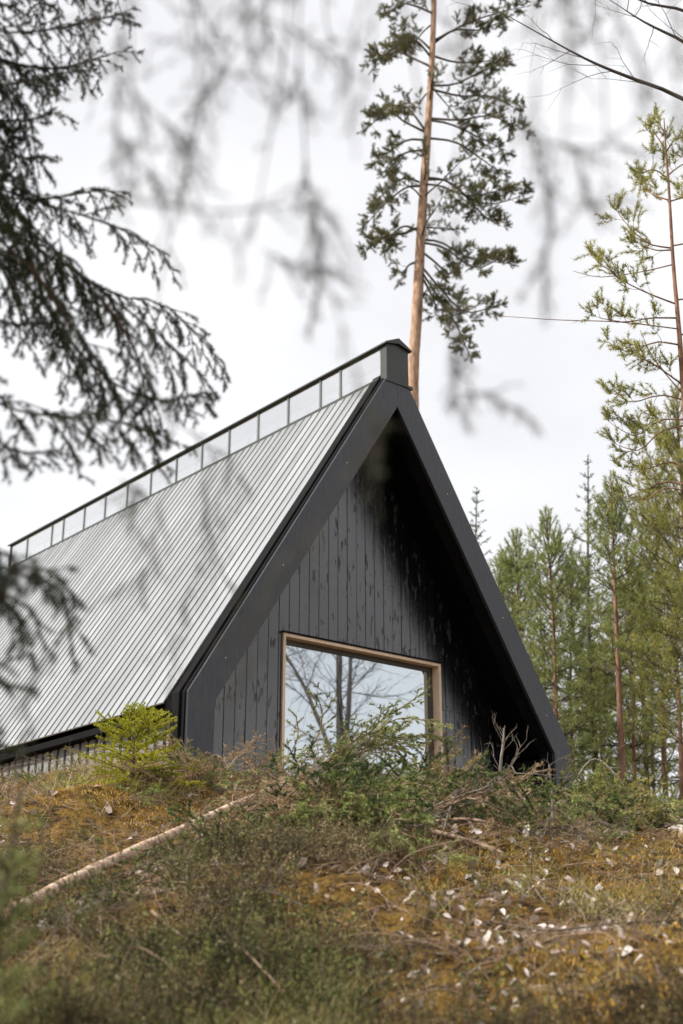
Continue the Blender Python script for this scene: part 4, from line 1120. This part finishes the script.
def litter():
    x, y = scatter(2700, 4.9, 11., .30, 81, lambda x, y: np.clip(.30 + .55 * (x > .1) + .4 * (vnoise(x * 1.4, y * 1.4, 5) - .5), 0, 1), .9)
    r = np.random.default_rng(82); V = []; Fq = []; n = 0
    for a, c in zip(x, y):
        s = r.uniform(.011, .022 + .014 * min(1, (c - 4.9) / 3)); th = r.random() * 6.28; tilt = r.normal(size=2) * .6; z = gz(a, c) + r.uniform(.006, .034)
        e = np.array([math.cos(th), math.sin(th)]); g = np.array([-e[1], e[0]]) * r.uniform(.45, .85)
        fold = r.uniform(.1, .6)
        for (p, q, k) in [(-1, 0, 0), (-.3, 1, fold), (.55, .8, fold), (1.15, 0, .15), (.5, -.85, fold * .8), (-.35, -.95, fold * .8)]:
            u = e * p * s + g * q * s; V.append((a + u[0], c + u[1], z + k * s + tilt[0] * u[0] + tilt[1] * u[1]))
        Fq += [[n, n + 3, n + 2, n + 1], [n, n + 5, n + 4, n + 3]]; n += 6
    mb = MB(); mb.add(V, Fq, 0); tag(mb.build('leaf_litter', 'leaf'), 'pale dry leaves strewn over the moss', 'leaves', kind='stuff')
litter()
def twig_litter():
    x, y = scatter(3000, 4.8, 11.4, .31, 91); r = np.random.default_rng(92); sg = Sg()
    for a, c in zip(x, y):
        th = r.random() * 6.28; L = r.uniform(.06, .30); e = np.array([math.cos(th), math.sin(th), r.normal() * .25])
        p = np.array([a, c, gz(a, c) + .012]); sg.line(curve_from(p, e, L, 3, -.02, .2), r.uniform(.0015, .004), .001, False)
    x, y = scatter(760, 5.4, 11.2, .30, 95)
    for a, c in zip(x, y):
        th = r.random() * 6.28; e = np.array([math.cos(th), math.sin(th), r.uniform(.15, .9)])
        bare(sg, curve_from(np.array([a, c, gz(a, c)]), e, r.uniform(.25, .8), 7, .13, .12), r.uniform(.0025, .005), 2)
    mb = MB(); sg.wood(mb, 0); tag(mb.build('twig_litter', 'stick'), 'fine dead twigs strewn over the slope', 'twigs', kind='stuff')
twig_litter()

# ------------------------------------------------------------------ world, sun, camera
SUN_EL, SUN_AZ = R(42), math.atan2(-.22, -.95)          # the sun stands behind the viewer, to the left
world = bpy.data.worlds.new('World'); scene.world = world; world.use_nodes = True
nt = world.node_tree; L = nt.links.new; bg = nt.nodes['Background']; bg.inputs['Strength'].default_value = .1
sky = N(nt, 'ShaderNodeTexSky', sky_type='NISHITA'); sky.sun_disc = False
sky.sun_elevation = SUN_EL; sky.sun_rotation = math.pi / 2 - SUN_AZ
tc = N(nt, 'ShaderNodeTexCoord'); mp = N(nt, 'ShaderNodeMapping'); mp.inputs['Scale'].default_value = (1, 1, 1.8); L(tc.outputs['Generated'], mp.inputs[0])
cn = N(nt, 'ShaderNodeTexNoise', Scale=3.2, Detail=5., Roughness=.5); L(mp.outputs[0], cn.inputs['Vector'])
cr = ramp(nt, [(.30, (8.0, 8.0, 8.25)), (.62, (9.5, 9.48, 9.6))]); L(cn.outputs['Fac'], cr.inputs[0])
mx = N(nt, 'ShaderNodeMix', data_type='RGBA'); mx.inputs[0].default_value = .93
# the clouds are dimmed towards the zenith to weaken the fill light
sx = N(nt, 'ShaderNodeSeparateXYZ'); L(tc.outputs['Generated'], sx.inputs[0])
zr = N(nt, 'ShaderNodeMapRange'); zr.inputs['From Min'].default_value = .62; zr.inputs['From Max'].default_value = 1.; zr.inputs['To Min'].default_value = 1.; zr.inputs['To Max'].default_value = .85
L(sx.outputs['Z'], zr.inputs['Value'])
zm = N(nt, 'ShaderNodeVectorMath', operation='SCALE'); L(cr.outputs[0], zm.inputs[0]); L(zr.outputs[0], zm.inputs['Scale'])
L(sky.outputs[0], mx.inputs[6]); L(zm.outputs[0], mx.inputs[7]); L(mx.outputs[2], bg.inputs['Color'])

sd = bpy.data.lights.new('sun', 'SUN'); sd.energy = 5.0; sd.angle = R(2.5); sd.color = (1, .94, .84)
so = bpy.data.objects.new('sun', sd); COL.objects.link(so)
sv = Vector((math.cos(SUN_AZ) * math.cos(SUN_EL), math.sin(SUN_AZ) * math.cos(SUN_EL), math.sin(SUN_EL)))
so.rotation_euler = sv.to_track_quat('Z', 'Y').to_euler(); so.location = sv * 60

cd = bpy.data.cameras.new('camera'); cam = bpy.data.objects.new('camera', cd); COL.objects.link(cam)
cd.sensor_fit = 'HORIZONTAL'; cd.sensor_width = 24; cd.lens = F_PX * 24 / W; cd.clip_start = .05; cd.clip_end = 2000
cam.rotation_euler = (math.pi / 2 + PITCH, 0, 0)
cd.dof.use_dof = True; cd.dof.focus_distance = 10.8; cd.dof.aperture_fstop = 1.8
scene.camera = cam
vs = scene.view_settings; vs.view_transform = 'Standard'; vs.look = 'None'; vs.exposure = .27; vs.gamma = 1; vs.use_curve_mapping = False
scene.cycles.use_denoising = True
scene.cycles.max_bounces = 8; scene.cycles.transparent_max_bounces = 12
